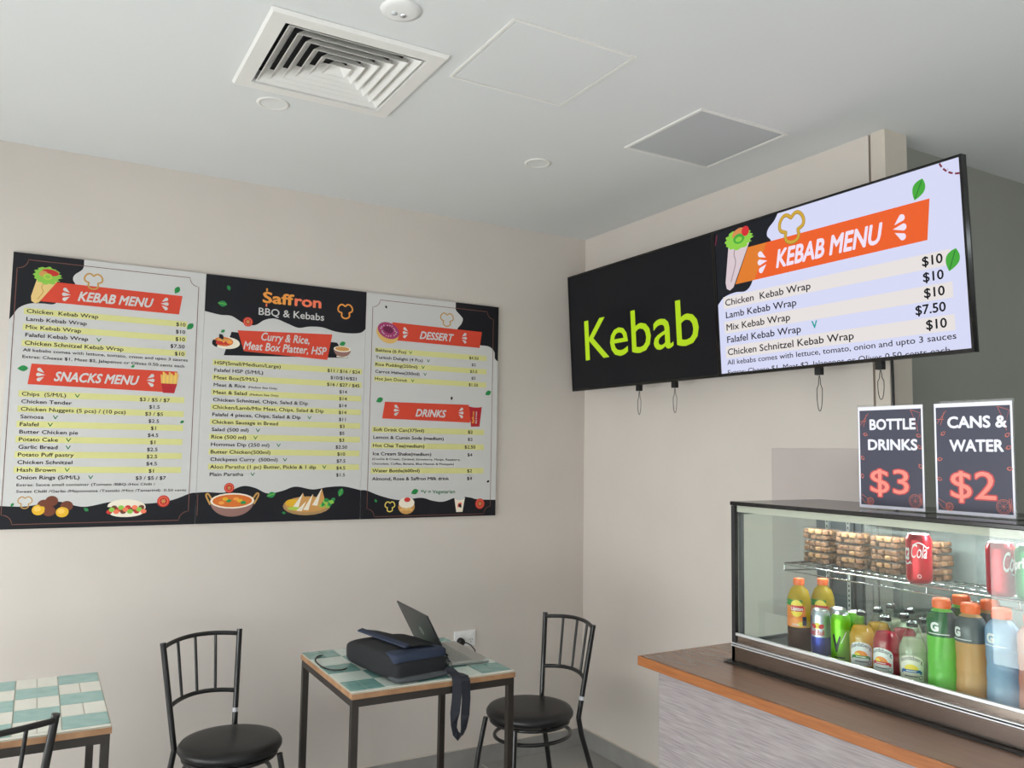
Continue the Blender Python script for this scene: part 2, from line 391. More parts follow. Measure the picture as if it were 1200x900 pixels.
# ------------------------------------------------------------------ ceiling fittings
def diffuser():
    t = empty('ceiling_diffuser', (-1.83, -1.275, 2.7), 0, 'white square four-way air diffuser with nested louvres in the ceiling', 'air vent')
    def ring(mb, a, b, za, zb, m, th=0):
        vs = [(sx*a, sy*a, za) for sx, sy in ((-1, -1), (1, -1), (1, 1), (-1, 1))]+[(sx*b, sy*b, zb) for sx, sy in ((-1, -1), (1, -1), (1, 1), (-1, 1))]
        mb.add(vs, [(i, (i+1) % 4, 4+(i+1) % 4, 4+i) for i in range(4)], m)
    f = MB(); ring(f, .262, .256, -.001, -.012, 'white_metal'); ring(f, .256, .212, -.012, -.012, 'white_metal'); ring(f, .212, .205, -.012, .03, 'white_metal')
    f.build('frame', t)
    for k in range(6):
        a = .205-.033*k; b = MB(); ring(b, a-.004, a-.036, -.010, .024, 'white_metal'); ring(b, a-.036, a-.0385, .024, .024, 'white_metal'); ring(b, a-.0385, a-.0065, .024, -.010, 'white_metal'); ring(b, a-.0065, a-.004, -.010, -.010, 'white_metal')
        b.build('louvre', t)
    MB().box(-.206, .206, -.206, .206, .03, .032, 'plenum_black').build('duct_backing', t)
# the ceiling is opened where the diffuser sits
ce = bpy.data.objects['ceiling']; bpy.data.objects.remove(ce)
mb = MB(); x0, x1, y0, y1 = -1.83-.207, -1.83+.207, -1.275-.207, -1.275+.207
mb.box(-4.85, x0, -7.1, .15, 2.7, 2.8, 'ceiling_paint').box(x1, 3.6, -7.1, .15, 2.7, 2.8, 'ceiling_paint').box(x0, x1, -7.1, y0, 2.7, 2.8, 'ceiling_paint').box(x0, x1, y1, .15, 2.7, 2.8, 'ceiling_paint').box(x0, x1, y0, y1, 2.735, 2.8, 'plenum_black')
struct(mb, 'ceiling')
diffuser()
def downlight(x, y, label):
    t = empty('downlight', (x, y, 2.7), 0, label, 'ceiling light', 'recessed downlights')
    MB().lathe([(.041, -.001), (.044, -.004), (.052, -.004), (.055, -.0005)], 'white_metal', 32).build('trim_ring', t)
    MB().lathe([(.0, -.0012), (.03, -.0011), (.0415, -.0022)], 'white_plaster', 32).build('lens', t)
    return t
downlight(-1.935, -.908, 'round white downlight beside the square air diffuser')
downlight(-.866, -.897, 'round white downlight below the grey ceiling panel, nearer the room corner')
t = empty('ceiling_sensor', (-1.79, -1.695, 2.7), 0, 'round white ceiling sensor disc with two small lenses at the top edge', 'sensor')
MB().lathe([(0, -.008), (.04, -.008), (.053, -.005), (.055, -.0005)], 'plastic_white', 36).build('disc', t)
for dx, m in ((-.014, 'grey_perforated'), (.012, 'chrome')):
    MB().lathe([(.009, -.0075), (.008, -.0105), (.004, -.012), (0, -.0124)], m, 14, M=Matrix.Translation((dx, .012, 0))).build('lens', t)
def hatch(name, label, cat, x0, x1, y0, y1, fw, fm, pm, proud):
    t = empty(name, ((x0+x1)/2, (y0+y1)/2, 2.7), 0, label, cat); a, b = (x1-x0)/2, (y1-y0)/2
    MB().box(-a, a, -b, -b+fw, -proud, -.0004, fm).box(-a, a, b-fw, b, -proud, -.0004, fm).box(-a, -a+fw, -b+fw, b-fw, -proud, -.0004, fm).box(a-fw, a, -b+fw, b-fw, -proud, -.0004, fm).build('frame', t)
    g = fw+.003
    MB().box(-a+g, a-g, -b+g, b-g, -proud*.6, -.0004, pm).build('panel', t, bevel=.0005)
hatch('access_hatch', 'white plaster access hatch in the ceiling, flush and outlined by a thin frame', 'ceiling hatch', -1.512, -1.092, -1.82, -1.411, .009, 'white_metal', 'ceiling_paint', .004)
hatch('return_air_panel', 'grey square perforated ceiling panel in a white frame', 'ceiling panel', -.679, -.257, -1.65, -1.225, .011, 'white_metal', 'grey_perforated', .006)

# ------------------------------------------------------------------ menu board
def menu_board():
    t = empty('menu_board', (-1.62, -.001, 1.205), 0, 'long printed menu board of three pages on the back wall', 'menu board')
    ox, oz = -1.62, 1.205; YF = -.017
    def fn(u, v, l): return (u-ox, YF-l-.0002, v-oz)
    Z0, Z1 = 1.206, 2.266
    def frame(k, xa, xb, za, zb, m='p_brown'):
        c = .036; P = []
        for cx, cz, a0 in ((xb, zb, PI), (xa, zb, 1.5*PI), (xa, za, 0), (xb, za, .5*PI)):
            Q = [(cx+c*math.cos(a0+q*PI/12), cz+c*math.sin(a0+q*PI/12)) for q in range(7)]; P += Q[::-1]
        k.stroke(P, .0026, m, 3, True)
    def banner(k, P, title, tx0, tx1, zb, h, s1, s2, sy):
        k.poly(P, 'p_red', 2); k.text(title, tx0, zb, h, 'p_white', 4, fit=tx1-tx0, bold=.032, shear=.3)
        k.splash(s1, sy, .028, 'p_white', 4, 1); k.splash(s2, sy, .028, 'p_white', 4, -1)
    def rows(k, items, x, z0, pitch, cap, sx, pc, pmode, band, vm='p_vgreen', big=1):
        for i, (n, v, pr) in enumerate(items):
            z = z0-pitch*i
            if i % 2 == 0: k.rect(band[0], z+band[2], band[1], z+band[3], 'p_yellow', 2)
            sm = ''
            if '~' in n: n, sm = n.split('~')
            w = k.text(n, x, z, cap, 'p_ink', 4, sx=sx)
            if sm: k.text(sm, x+w+.012, z, cap*.58, 'p_ink', 4, sx=sx)
            if v: k.text('V', x+w+v, z, cap, vm, 4, sx=sx*1.1)
            k.text(pr, pc, z-.003, cap, 'p_ink', 4, sx=sx*.92, align=pmode)
    def wavebase(k, pts, m='p_black'):
        P = smooth_path(pts); k.poly(P+[(pts[-1][0], Z0), (pts[0][0], Z0)], m, 1)
    def tomato(k, x, z, r):
        k.ell(x, z, r, r, 'p_tomato', 4); k.ell(x, z, r*.78, r*.78, 'p_coral', 5); k.ell(x, z, r*.66, r*.66, 'p_tomato', 6)
        for a in range(3): k.stroke([(x-r*.4*math.cos(a*2.1), z-r*.4*math.sin(a*2.1)), (x+r*.4*math.cos(a*2.1), z+r*.4*math.sin(a*2.1))], r*.16, 'p_tan', 7)
    def backing(mb, xa, xb): mb.box(xa-ox, xb-ox, YF, -.001, Z0-oz, Z1-oz, 'p_white')
    cap = .0138; SX = 1.29
    # page of kebabs and snacks
    k = Ink(fn); mb = MB(); XA, XB = -2.689, -1.9835; backing(mb, XA, XB)
    k.poly([(XA, Z1), (-2.447, Z1)]+smooth_path([(-2.447, 2.245), (-2.452, 2.225), (-2.478, 2.2), (-2.482, 2.18), (-2.472, 2.16), (-2.475, 2.135), (-2.52, 2.1), (-2.544, 2.076), (-2.58, 2.075), (-2.625, 2.07), (-2.66, 2.05), (-2.678, 2.02), (XA, 2.002)]), 'p_black', 1)
    frame(k, -2.674, -2.011, 1.224, 2.241)
    banner(k, [(-2.546, 2.164), (-2.591, 2.083), (-2.084, 2.08), (-2.074, 2.159)], 'KEBAB MENU', -2.462, -2.184, 2.099, .036, -2.505, -2.139, 2.119)
    banner(k, [(-2.606, 1.838), (-2.615, 1.758), (-2.091, 1.751), (-2.079, 1.839)], 'SNACKS MENU', -2.528, -2.223, 1.776, .035, -2.576, -2.178, 1.797)
    # rolled wrap drawing
    k.poly([(-2.606, 2.168), (-2.622, 2.1), (-2.62, 2.082), (-2.608, 2.073), (-2.595, 2.078), (-2.537, 2.165), (-2.55, 2.172)], 'p_wrap', 4)
    k.stroke(smooth_path([(-2.578, 2.165), (-2.588, 2.14), (-2.583, 2.12), (-2.6, 2.09)]), .003, 'p_tan', 5)
    k.poly([(-2.572+(.043+.006*math.sin(a*1.9))*math.cos(a*PI/24)*(1+.05*(a % 3)), 2.186+.034*math.sin(a*PI/24)*(1+.08*math.sin(a*1.3))) for a in range(48)], 'p_lettuce', 5)
    k.ell(-2.562, 2.199, .03, .013, 'p_tomato', 6, -.1); k.ell(-2.585, 2.192, .015, .012, 'p_pastry', 6); k.ell(-2.57, 2.182, .016, .013, 'p_lime', 7); k.ell(-2.57, 2.182, .009, .007, 'p_lettuce', 8)
    k.pepper(-2.41, 2.185, .032, 'p_tan', 5, .2)
    k.leaf(-2.096, 2.182, .017, 1.1, 'p_green'); k.leaf(-2.038, 2.033, .018, .8, 'p_green'); k.leaf(-2.634, 1.818, .018, .1, 'p_green'); k.leaf(-2.25, 1.85, .008, .5, 'p_green'); k.leaf(-2.052, 1.63, .009, .5, 'p_green')
    rows(k, [('Chicken  Kebab Wrap', 0, '$10'), ('Lamb Kebab Wrap', 0, '$10'), ('Mix Kebab Wrap', 0, '$10'), ('Falafel Kebab Wrap', .028, '$7.50'), ('Chicken Schnitzel Kebab Wrap', 0, '$10')],
         -2.633, 2.034, .031, .0145, SX*1.0, -2.056, 'r', (-2.643, -2.05, -.006, .0185))
    k.text('All kebabs comes with lettuce, tomato, onion and upto 3 sauces', -2.638, 1.884, .0115, 'p_ink', 4, fit=.597, bold=.012)
    k.text('Extras: Cheese $1, Meat $2, Jalapenos or Olives 0.50 cents each', -2.638, 1.858, .0115, 'p_ink', 4, fit=.585, bold=.012)
    # fries drawing
    k.poly([(-2.14, 1.79), (-2.078, 1.79), (-2.088, 1.748), (-2.132, 1.748)], 'p_crimson', 5)
    for q in range(9):
        x = -2.14+q*.0068; k.poly([(x, 1.787), (x+.007, 1.787), (x+.008+.001*(q-4), 1.822+.012*((q*5) % 3)/2), (x+.001*(q-4), 1.824+.012*((q*5) % 3)/2)], 'p_fry' if q % 2 else 'p_dough', 6)
    rows(k, [('Chips  (S/M/L)', .03, '$3 / $5 / $7'), ('Chicken Tender', 0, '$1.5'), ('Chicken Nuggets (5 pcs) / (10 pcs)', 0, '$3 / $5'), ('Samosa', .03, '$2.5'), ('Falafel', .03, '$1'), ('Butter Chicken pie', 0, '$4.5'),
             ('Potato Cake', .027, '$1'), ('Garlic Bread', .027, '$2.5'), ('Potato Puff pastry', 0, '$2.5'), ('Chicken Schnitzel', 0, '$4.5'), ('Hash Brown', .03, '$1'), ('Onion Rings (S/M/L)', .03, '$3 / $5 / $7')],
         -2.632, 1.7135, .02905, cap, SX, -2.161, 'c', (-2.643, -2.047, -.005, .0195))
    k.text('Extras: Sauce small container (Tomato /BBQ /Hot Chilli /', -2.63, 1.368, .0098, 'p_ink', 4, fit=.486, bold=.010)
    k.text('Sweet Chilli /Garlic /Mayonnaise /Tzatziki /Mint /Tamarind)  0.50 cents', -2.63, 1.343, .0098, 'p_ink', 4, fit=.607, bold=.010)
    wavebase(k, [(XA, 1.295), (-2.64, 1.292), (-2.587, 1.292), (-2.492, 1.308), (-2.4, 1.286), (-2.293, 1.304), (-2.181, 1.294), (-2.081, 1.306), (-2.009, 1.333), (XB, 1.336)])
    k.pepper(-2.599, 1.308, .023, 'p_tan', 4, .16); k.leaf(-2.64, 1.298, .008, 1, 'p_green'); k.leaf(-2.39, 1.275, .01, -.6, 'p_green'); tomato(k, -2.109, 1.303, .024)
    for x, z, m in ((-2.553, 1.277, 'p_cut'), (-2.51, 1.31, 'p_falafel'), (-2.458, 1.29, 'p_falafel'), (-2.536, 1.296, 'p_falafel'), (-2.517, 1.272, 'p_falafel'), (-2.472, 1.267, 'p_cut')):
        k.ell(x, z, .022, .02, m, 5); k.ell(x-.004, z+.004, .012, .01, 'p_falafel' if m == 'p_falafel' else 'p_fry', 6)
    k.ell(-2.245, 1.283, .07, .03, 'p_cream', 4, -.05, a0=-.2, a1=PI+.1); k.ell(-2.245, 1.258, .06, .016, 'p_cream', 4)
    for q in range(16): k.ell(-2.307+q*.0083, 1.272+.008*((q*7) % 3-1), .011, .009, ('p_tomato', 'p_lettuce', 'p_falafel', 'p_coral')[q % 4], 5+q % 2)
    mb = k.into(mb); mb.build('menu_page', t)
    # page of curries, with the shop name
    k = Ink(fn); mb = MB(); XA, XB = -1.9825, -1.2645; backing(mb, XA, XB)
    k.poly([(XA, Z1), (XB, Z1)]+smooth_path([(XB, 2.09), (-1.29, 2.07), (-1.345, 2.063), (-1.41, 2.066), (-1.472, 2.08), (-1.53, 2.078), (-1.58, 2.068), (-1.63, 2.083), (-1.685, 2.1), (-1.73, 2.09), (-1.772, 2.063), (-1.82, 2.068), (-1.872, 2.094), (-1.92, 2.095), (XA, 2.105)]), 'p_black', 1)
    k.text('Saff', -1.743, 2.168, .046, 'p_orange', 4, fit=.139, bold=.03); k.text('ron', -1.602, 2.168, .046, 'p_coral', 4, fit=.123, bold=.03)
    k.rect(-1.729, 2.218, -1.722, 2.232, 'p_orange', 4); k.rect(-1.729, 2.15, -1.722, 2.163, 'p_coral', 4)
    k.text('BBQ & Kebabs', -1.758, 2.111, .031, 'p_white', 4, fit=.294, bold=.012)
    k.pepper(-1.365, 2.167, .034, 'p_orange', 4, .2, .6); k.leaf(-1.912, 2.144, .02, -.1, 'p_green', 4, 'p_lettuce'); k.leaf(-1.888, 2.215, .012, 1.9, 'p_green', 4); tomato(k, -1.802, 2.075, .021); k.leaf(-1.905, 2.025, .01, .6, 'p_green')
    k.poly([(-1.869, 2.025), (-1.897, 1.921), (-1.345, 1.948), (-1.4, 2.015)], 'p_black', 2)
    k.poly([(-1.844, 2.034), (-1.814, 1.945), (-1.443, 1.932), (-1.423, 2.051)], 'p_red', 3)
    k.text('Curry & Rice,', -1.742, 1.999, .034, 'p_white', 5, fit=.214, bold=.02, shear=.22); k.text('Meat Box Platter, HSP', -1.817, 1.954, .034, 'p_white', 5, fit=.37, bold=.02, shear=.22)
    k.ell(-1.887, 1.975, .055, .026, 'p_cream', 4); k.ell(-1.9, 1.98, .04, .02, 'p_curry', 5)
    for q in range(9): k.ell(-1.92+.0055*q, 1.98+.006*((q*5) % 3-1), .012, .008, ('p_tomato', 'p_pastry', 'p_orange')[q % 3], 6)
    k.leaf(-1.935, 1.97, .018, 2, 'p_black', 6); k.leaf(-1.91, 2.0, .014, 2.2, 'p_black', 6)
    k.ell(-1.374, 1.985, .041, .034, 'p_steel', 4, a0=PI, a1=2*PI); k.ell(-1.374, 1.987, .041, .014, 'p_cream', 5); k.ell(-1.374, 1.988, .034, .01, 'p_pastry', 6); k.leaf(-1.374, 2.012, .016, .4, 'p_green', 7)
    k.stroke([(-1.4, 1.952), (-1.35, 1.952)], .006, 'p_cream', 4)
    rows(k, [('HSP(Small/Medium/Large)', 0, '$11 / $16 / $24'), ('Falafel HSP (S/M/L)', 0, '$10/$14/$21'), ('Meat Box(S/M/L)', 0, '$16 / $27 / $45'), ('Meat & Rice~(Medium Size Only)', 0, '$14'), ('Meat & Salad~(Medium Size Only)', 0, '$14'),
             ('Chicken Schnitzel, Chips, Salad & Dip', 0, '$14'), ('Chicken/Lamb/Mix Meat, Chips, Salad & Dip', 0, '$14'), ('Falafel 4 pieces, Chips, Salad & Dip', .03, '$11'), ('Chicken Sausage in Bread', 0, '$3'), ('Salad (500 ml)', .03, '$5'), ('Rice (500 ml)', .03, '$3'),
             ('Hommus Dip (250 ml)', .03, '$2.50'), ('Butter Chicken(500ml)', 0, '$10'), ('Chickpeas Curry  (500ml)', .022, '$7.5'), ('Aloo Paratha (1 pc) Butter, Pickle & 1 dip', .028, '$4.5'), ('Plain Paratha', .03, '$1.5')],
         -1.933, 1.8805, .03167, .0143, SX, -1.363, 'c', (-1.941, -1.276, -.005, .0205))
    wavebase(k, [(XA, 1.336), (-1.942, 1.338), (-1.866, 1.336), (-1.796, 1.362), (-1.743, 1.354), (-1.689, 1.33), (-1.628, 1.339), (-1.567, 1.358), (-1.489, 1.345), (-1.418, 1.355), (-1.345, 1.357), (XB, 1.339)])
    for sg in (-1, 1): k.stroke(smooth_path([(-1.835+sg*.08, 1.3), (-1.835+sg*.1, 1.33), (-1.835+sg*.108, 1.322), (-1.835+sg*.09, 1.285)]), .007, 'p_tan', 4)
    k.ell(-1.835, 1.298, .09, .065, 'p_steel', 4, a0=PI, a1=2*PI); k.ell(-1.835, 1.3, .091, .033, 'p_cream', 5); k.ell(-1.835, 1.3, .082, .027, 'p_curry', 6)
    for q in range(7): k.ell(-1.88+q*.015, 1.3+.008*((q*5) % 3-1), .012, .007, ('p_orange', 'p_cut', 'p_green', 'p_curry')[q % 4], 7)
    k.ell(-1.512, 1.273, .108, .042, 'p_plate', 4); k.ell(-1.512, 1.278, .098, .034, 'p_pastry', 5); k.ell(-1.58, 1.287, .03, .016, 'p_cut', 6); k.ell(-1.56, 1.262, .04, .008, 'p_lime', 6)
    for x, z, h in ((-1.545, 1.27, .06), (-1.5, 1.255, .07), (-1.46, 1.275, .075), (-1.53, 1.252, .04)):
        k.poly([(x-.03, z), (x+.022, z-.006), (x+.028, z+.02), (x+.012, z+h)], 'p_pastry', 7); k.poly([(x-.03, z), (x-.006, z-.003), (x+.012, z+h)], 'p_cream', 8)
    for q in range(8): k.leaf(-1.445+.007*q, 1.28+.008*((q*5) % 4-1), .014, q, 'p_green' if q % 2 else 'p_lettuce', 9)
    tomato(k, -1.851, 1.355, .021); k.leaf(-1.673, 1.323, .02, .3, 'p_green', 4, 'p_lettuce'); k.leaf(-1.36, 1.33, .02, 1.2, 'p_green', 4, 'p_lettuce'); k.leaf(-1.615, 1.244, .009, -.3, 'p_green', 4)
    k.stroke([(-1.976, 2.24-1.0), (-1.976, 1.33)], .0026, 'p_brown', 3)
    mb = k.into(mb); mb.build('menu_page', t)
    # page of desserts and drinks
    k = Ink(fn); mb = MB(); XA, XB = -1.2635, -.5525; backing(mb, XA, XB)
    k.poly([(XB, Z1), (-.798, Z1)]+smooth_path([(-.798, 2.24), (-.795, 2.225), (-.768, 2.2), (-.757, 2.185), (-.765, 2.16), (-.785, 2.135), (-.78, 2.12), (-.70, 2.09), (-.665, 2.063), (-.617, 2.06), (-.59, 2.05), (-.573, 2.03), (-.57, 2.0), (XB, 1.985)]), 'p_black', 1)
    frame(k, -1.232, -.583, 1.216, 2.236)
    banner(k, [(-1.133, 2.135), (-1.11, 2.049), (-.659, 2.047), (-.648, 2.129)], 'DESSERT', -.989, -.804, 2.068, .035, -1.065, -.745, 2.09)
    banner(k, [(-1.158, 1.753), (-1.17, 1.674), (-.706, 1.668), (-.69, 1.757)], 'DRINKS', -1.001, -.837, 1.69, .034, -1.1, -.755, 1.715)
    k.ell(-1.155, 2.079, .058, .045, 'p_dough', 4, -.45); k.ell(-1.15, 2.093, .056, .038, 'p_pink', 5, -.3); k.ell(-1.152, 2.097, .026, .016, 'p_darkpink', 6, -.3)
    for q in range(18): k.ell(-1.15+.044*math.cos(q*1.1)*(.75+.1*(q % 3)), 2.092+.03*math.sin(q*1.1)*(.75+.1*(q % 3)), .0035, .002, 'p_white', 7, q)
    k.pepper(-.845, 2.177, .034, 'p_tan', 5, .17); k.leaf(-1.165, 2.205, .008, 1.9, 'p_ink'); k.leaf(-1.185, 1.76, .019, .5, 'p_green'); k.leaf(-.606, 1.821, .019, .5, 'p_green'); k.leaf(-.81, 1.785, .009, 1.5, 'p_ink'); k.leaf(-.598, 1.376, .009, .5, 'p_ink')
    rows(k, [('Baklava (6 Pcs)', .014, '$4.50'), ('Turkish Delight (4 Pcs)', .02, '$2'), ('Rice Pudding(250ml)', .02, '$3.5'), ('Carrot Halwa(250ml)', .02, '$5'), ('Hot Jam Donut', .02, '$1.50')],
         -1.211, 1.989, .0338, .0138, SX, -.691, 'c', (-1.215, -.618, -.006, .0195))
    k.poly([(-.712, 1.75), (-.64, 1.757), (-.652, 1.65), (-.7, 1.648)], 'p_crimson', 5); k.ell(-.676, 1.753, .04, .008, 'p_white', 6); k.stroke([(-.682, 1.755), (-.676, 1.83)], .005, 'p_white', 6)
    k.text('Saffron', -.683, 1.665, .012, 'p_orange', 6, fit=.06, bold=.03, rot=PI/2); k.text('BBQ & Kebabs', -.668, 1.665, .008, 'p_white', 6, fit=.06, bold=.02, rot=PI/2)
    for i, (n, pr, z, bnd) in enumerate((('Soft Drink Can(375ml)', '$2', 1.614, 1), ('Lemon & Cumin Soda (medium)', '$2', 1.578, 0), ('Hot Chai Tea(medium)', '$2.50', 1.5395, 1), ('Ice Cream Shake(medium)', '$4', 1.501, 0), ('Water Bottle(600ml)', '$2', 1.422, 1), ('Almond, Rose & Saffron Milk drink', '$4', 1.384, 0))):
        if bnd: k.rect(-1.22, z-.006, -.625, z+.021, 'p_yellow', 2)
        k.text(n, -1.211, z, .0148, 'p_ink', 4, sx=SX); k.text(pr, -.703, z, .0145, 'p_ink', 4, sx=SX, align='c')
    k.text('(Cookie & Cream, Caramel, Strawberry, Mango, Raspberry,', -1.213, 1.479, .0092, 'p_ink', 4, fit=.458, bold=.010); k.text('Chocolate, Coffee, Banana, Blue Heaven & Pineapple)', -1.213, 1.457, .0092, 'p_ink', 4, fit=.423, bold=.010)
    k.leaf(-.995, 1.329, .02, .4, 'p_green'); k.text('*V = Vegetarian', -.963, 1.32, .016, 'p_vgreen', 4, fit=.182, bold=.012)
    wavebase(k, [(XA, 1.339), (-1.235, 1.337), (-1.164, 1.311), (-1.071, 1.291), (-.962, 1.3), (-.9, 1.285), (-.841, 1.28), (-.765, 1.302), (-.7, 1.298), (-.654, 1.288), (XB, 1.284)])
    k.pepper(-1.119, 1.263, .024, 'p_cheese', 4, .2); k.leaf(-1.19, 1.29, .009, -1, 'p_green', 4); tomato(k, -.642, 1.266, .026)
    k.ell(-1.035, 1.258, .042, .034, 'p_pastry', 4); k.ell(-1.035, 1.277, .04, .026, 'p_cream', 5); k.ell(-1.032, 1.292, .016, .011, 'p_tomato', 6)
    for q in range(5): k.ell(-1.06+q*.012, 1.245+.004*(q % 2), .008, .006, 'p_dough', 6)
    k.poly([(-.783, 1.293), (-.727, 1.293), (-.738, 1.228), (-.772, 1.228)], 'p_cream', 4); k.ell(-.755, 1.296, .03, .01, 'p_white', 5); k.leaf(-.755, 1.262, .016, .8, 'p_coral', 5); k.leaf(-.752, 1.258, .012, 2.2, 'p_ink', 6)
    mb = k.into(mb); mb.build('menu_page', t)
menu_board()

# ------------------------------------------------------------------ wall screens
def tv_frame():
    up = Vector((-.038, 0, .604)).normalized(); B = Vector((-.145, 0, 1.847)); n = Vector((0, -1, 0)).cross(up)   # n faces the room
    if n.x > 0: n = -n
    return B, up, n
def tv(u0, u1, label, draw, latches):
    B, up, n = tv_frame(); H = .605; org = B+Vector((0, -(u0+u1)/2, 0))
    t = empty('wall_screen', org, 0, label, 'screen', 'wall screens')
    def P(u, v, d): return tuple(Vector((0, -(u-(u0+u1)/2), 0))+up*v+n*d)
    def slab(mb, a0, a1, b0, b1, d0, d1, m):
        vs = [P(a, b, d) for a in (a0, a1) for b in (b0, b1) for d in (d0, d1)]
        mb.add(vs, [(0, 1, 3, 2), (4, 6, 7, 5), (0, 4, 5, 1), (2, 3, 7, 6), (0, 2, 6, 4), (1, 5, 7, 3)], m)
    b = MB(); bz = .008
    slab(b, u0, u1, 0, bz+.004, -.016, .004, 'black_gloss'); slab(b, u0, u1, H-bz, H, -.016, .004, 'black_gloss')
    slab(b, u0, u0+bz, bz+.004, H-bz, -.016, .004, 'black_gloss'); slab(b, u1-bz, u1, bz+.004, H-bz, -.016, .004, 'black_gloss')
    slab(b, u0, u1, 0, H, -.022, -.016, 'black_matte'); slab(b, u0+.2, u1-.2, .06, H-.12, -.06, -.022, 'black_matte')
    b.build('housing', t)
    k = Ink(lambda u, v, l: P(u, v, .0005+l)); draw(k, u0+bz, u1-bz, bz+.004, H-bz); mb = k.into(MB()); mb.build('screen', t)
    # tilting bracket between the housing and the wall
    wb = MB(); mid = (u0+u1)/2
    for uu in latches:
        yy = -(uu-mid); wb.box(-.004, .02, yy-.012, yy+.012, .07, .5, 'black_metal', Matrix.Translation((-org.x-.028, 0, 0)))
    wb.box(-.006, .004, -(latches[1]-mid)-.03, -(latches[0]-mid)+.03, .1, .14, 'black_metal', Matrix.Translation((-org.x-.007, 0, 0))).box(-.006, .004, -(latches[1]-mid)-.03, -(latches[0]-mid)+.03, .38, .42, 'black_metal', Matrix.Translation((-org.x-.007, 0, 0)))
    wb.build('wall_bracket', t)
    for i, uu in enumerate(latches):
        yy = -(uu-mid); x = .035
        lt = MB().box(x-.012, x+.01, yy-.013, yy+.013, -.024, .004, 'black_matte').build('latch', t, bevel=.002)
        ln = (.1, .11, .135, .13)[int(uu*2.3) % 4]; pts = []
        for q in range(25):
            a = 2*PI*q/24; pts.append((x, yy+.012*math.sin(a)*(1 if math.cos(a) < .3 else .45), -.026-ln/2+ln/2*math.cos(a)))
        MB().tube(pts[:-1], .0013, 'rubber_black', 6, True).build('pull_cord', lt)
    return t
def draw_left(k, a0, a1, b0, b1):
    k.rect(a0, b0, a1, b1, 't_off', 0)
    k.text('Kebab', .232, .153, .2, 't_lime', 2, fit=.838, bold=.004)
def draw_right(k, a0, a1, b0, b1):
    k.rect(a0, b0, a1, b1, 't_bg', 0)
    k.poly([(a0, b1), (1.527, b1)]+smooth_path([(1.527, b1), (1.51, .575), (1.478, .55), (1.47, .525), (1.485, .49), (1.4, .42), (1.388, .375), (1.37, .345), (1.34, .33), (1.29, .334), (1.23, .325), (1.2, .305), (a0, .295)]), 't_black', 1)
    for q in range(8):
        f0, f1 = q/8, (q+1)/8; e = lambda f, top: (1.37+(2.135-1.37)*f, .501-.005*f) if top else (1.293+(2.119-1.293)*f, .366+.001*f)
        k.poly([e(f0, 1), e(f1, 1), e(f1, 0), e(f0, 0)], 't_ora2' if q < 1 else 't_ora', 2)
    k.text('KEBAB MENU', 1.506, .394, .064, 't_white', 5, fit=.46, bold=.032, shear=.28)
    k.splash(1.436, .429, .045, 't_white', 5, 1); k.splash(2.031, .427, .045, 't_white', 5, -1)
    k.pepper(1.59, .533, .056, 't_goldd', 5, .26); k.pepper(1.59, .534, .056, 't_gold', 6, .19)
    k.poly([(1.268, .535), (1.24, .38), (1.245, .355), (1.262, .346), (1.282, .356), (1.385, .53), (1.33, .55)], 't_wrap', 5)
    k.stroke(smooth_path([(1.31, .53), (1.295, .49), (1.3, .45), (1.27, .38)]), .005, 't_wrapd', 6)
    k.poly([(1.322+(.068+.008*math.sin(a*1.9))*math.cos(a*PI/24)*(1+.05*(a % 3)), .543+.04*math.sin(a*PI/24)*(1+.08*math.sin(a*1.3))) for a in range(48)], 't_let', 7)
    k.ell(1.325, .568, .036, .018, 't_tan', 8, .2); k.ell(1.362, .568, .02, .02, 't_tom', 9); k.ell(1.325, .545, .03, .02, 't_leaf', 9); k.ell(1.325, .542, .018, .01, 't_let', 10)
    k.leaf(2.1, .534, .035, 1.1, 't_leaf', 5, 't_leafd'); k.leaf(2.196, .289, .036, 1.2, 't_leaf', 5, 't_leafd')
    for q in range(5): k.stroke([(2.245+.075*math.cos(x), .622+.075*math.sin(x)) for x in (3.5+q*.3, 3.58+q*.3, 3.7+q*.3) if .622+.075*math.sin(x) < b1 and 2.245+.075*math.cos(x) < a1] or [(2.2, .57), (2.201, .57)], .006, 't_mar', 5)
    k.stroke([(1.193, .545), (1.205, .585)], .005, 't_mar', 5)
    for i, (n, pr) in enumerate((('Chicken  Kebab Wrap', '$10'), ('Lamb Kebab Wrap', '$10'), ('Mix Kebab Wrap', '$10'), ('Falafel Kebab Wrap', '$7.50'), ('Chicken Schnitzel Kebab Wrap', '$10'))):
        z = .287-.0505*i
        if i % 2 == 0: k.rect(1.222, z-.012, 2.191, z+.037, 't_cream', 3)
        k.text(n, 1.232, z, .0255, 't_ink', 5, sx=1.27, bold=.011); k.text(pr, 2.165, z, .029, 't_ink', 5, sx=1.08, bold=.02, align='r')
    k.text('V', 1.655, .143, .026, 't_teal', 5, bold=.03)
    k.text('All kebabs comes with lettuce, tomato, onion and upto 3 sauces', 1.226, .046, .0195, 't_ink', 5, fit=.966, bold=.007)
    # the last line runs off the lower edge of the picture
    vs, fs, w = glyphs('Extras: Cheese $1, Meat $2, Jalapenos or Olives 0.50 cents each', .003); kx = .942/w
    bm = bmesh.new(); Bv = [bm.verts.new((1.227+a*kx, .0045+b*.0195, c)) for a, b, c in vs]
    for f in fs:
        try: bm.faces.new([Bv[i] for i in f])
        except ValueError: pass
    bmesh.ops.bisect_plane(bm, geom=bm.verts[:]+bm.edges[:]+bm.faces[:], plane_co=(0, b0, 0), plane_no=(0, 1, 0), clear_inner=True)
    bm.verts.index_update(); k.raw([tuple(v.co) for v in bm.verts], [tuple(v.index for v in f.verts) for f in bm.faces], 't_ink', 5); bm.free()
tv(.102, 1.1805, 'left wall screen showing the big green word Kebab on black', draw_left, (.61, .862))
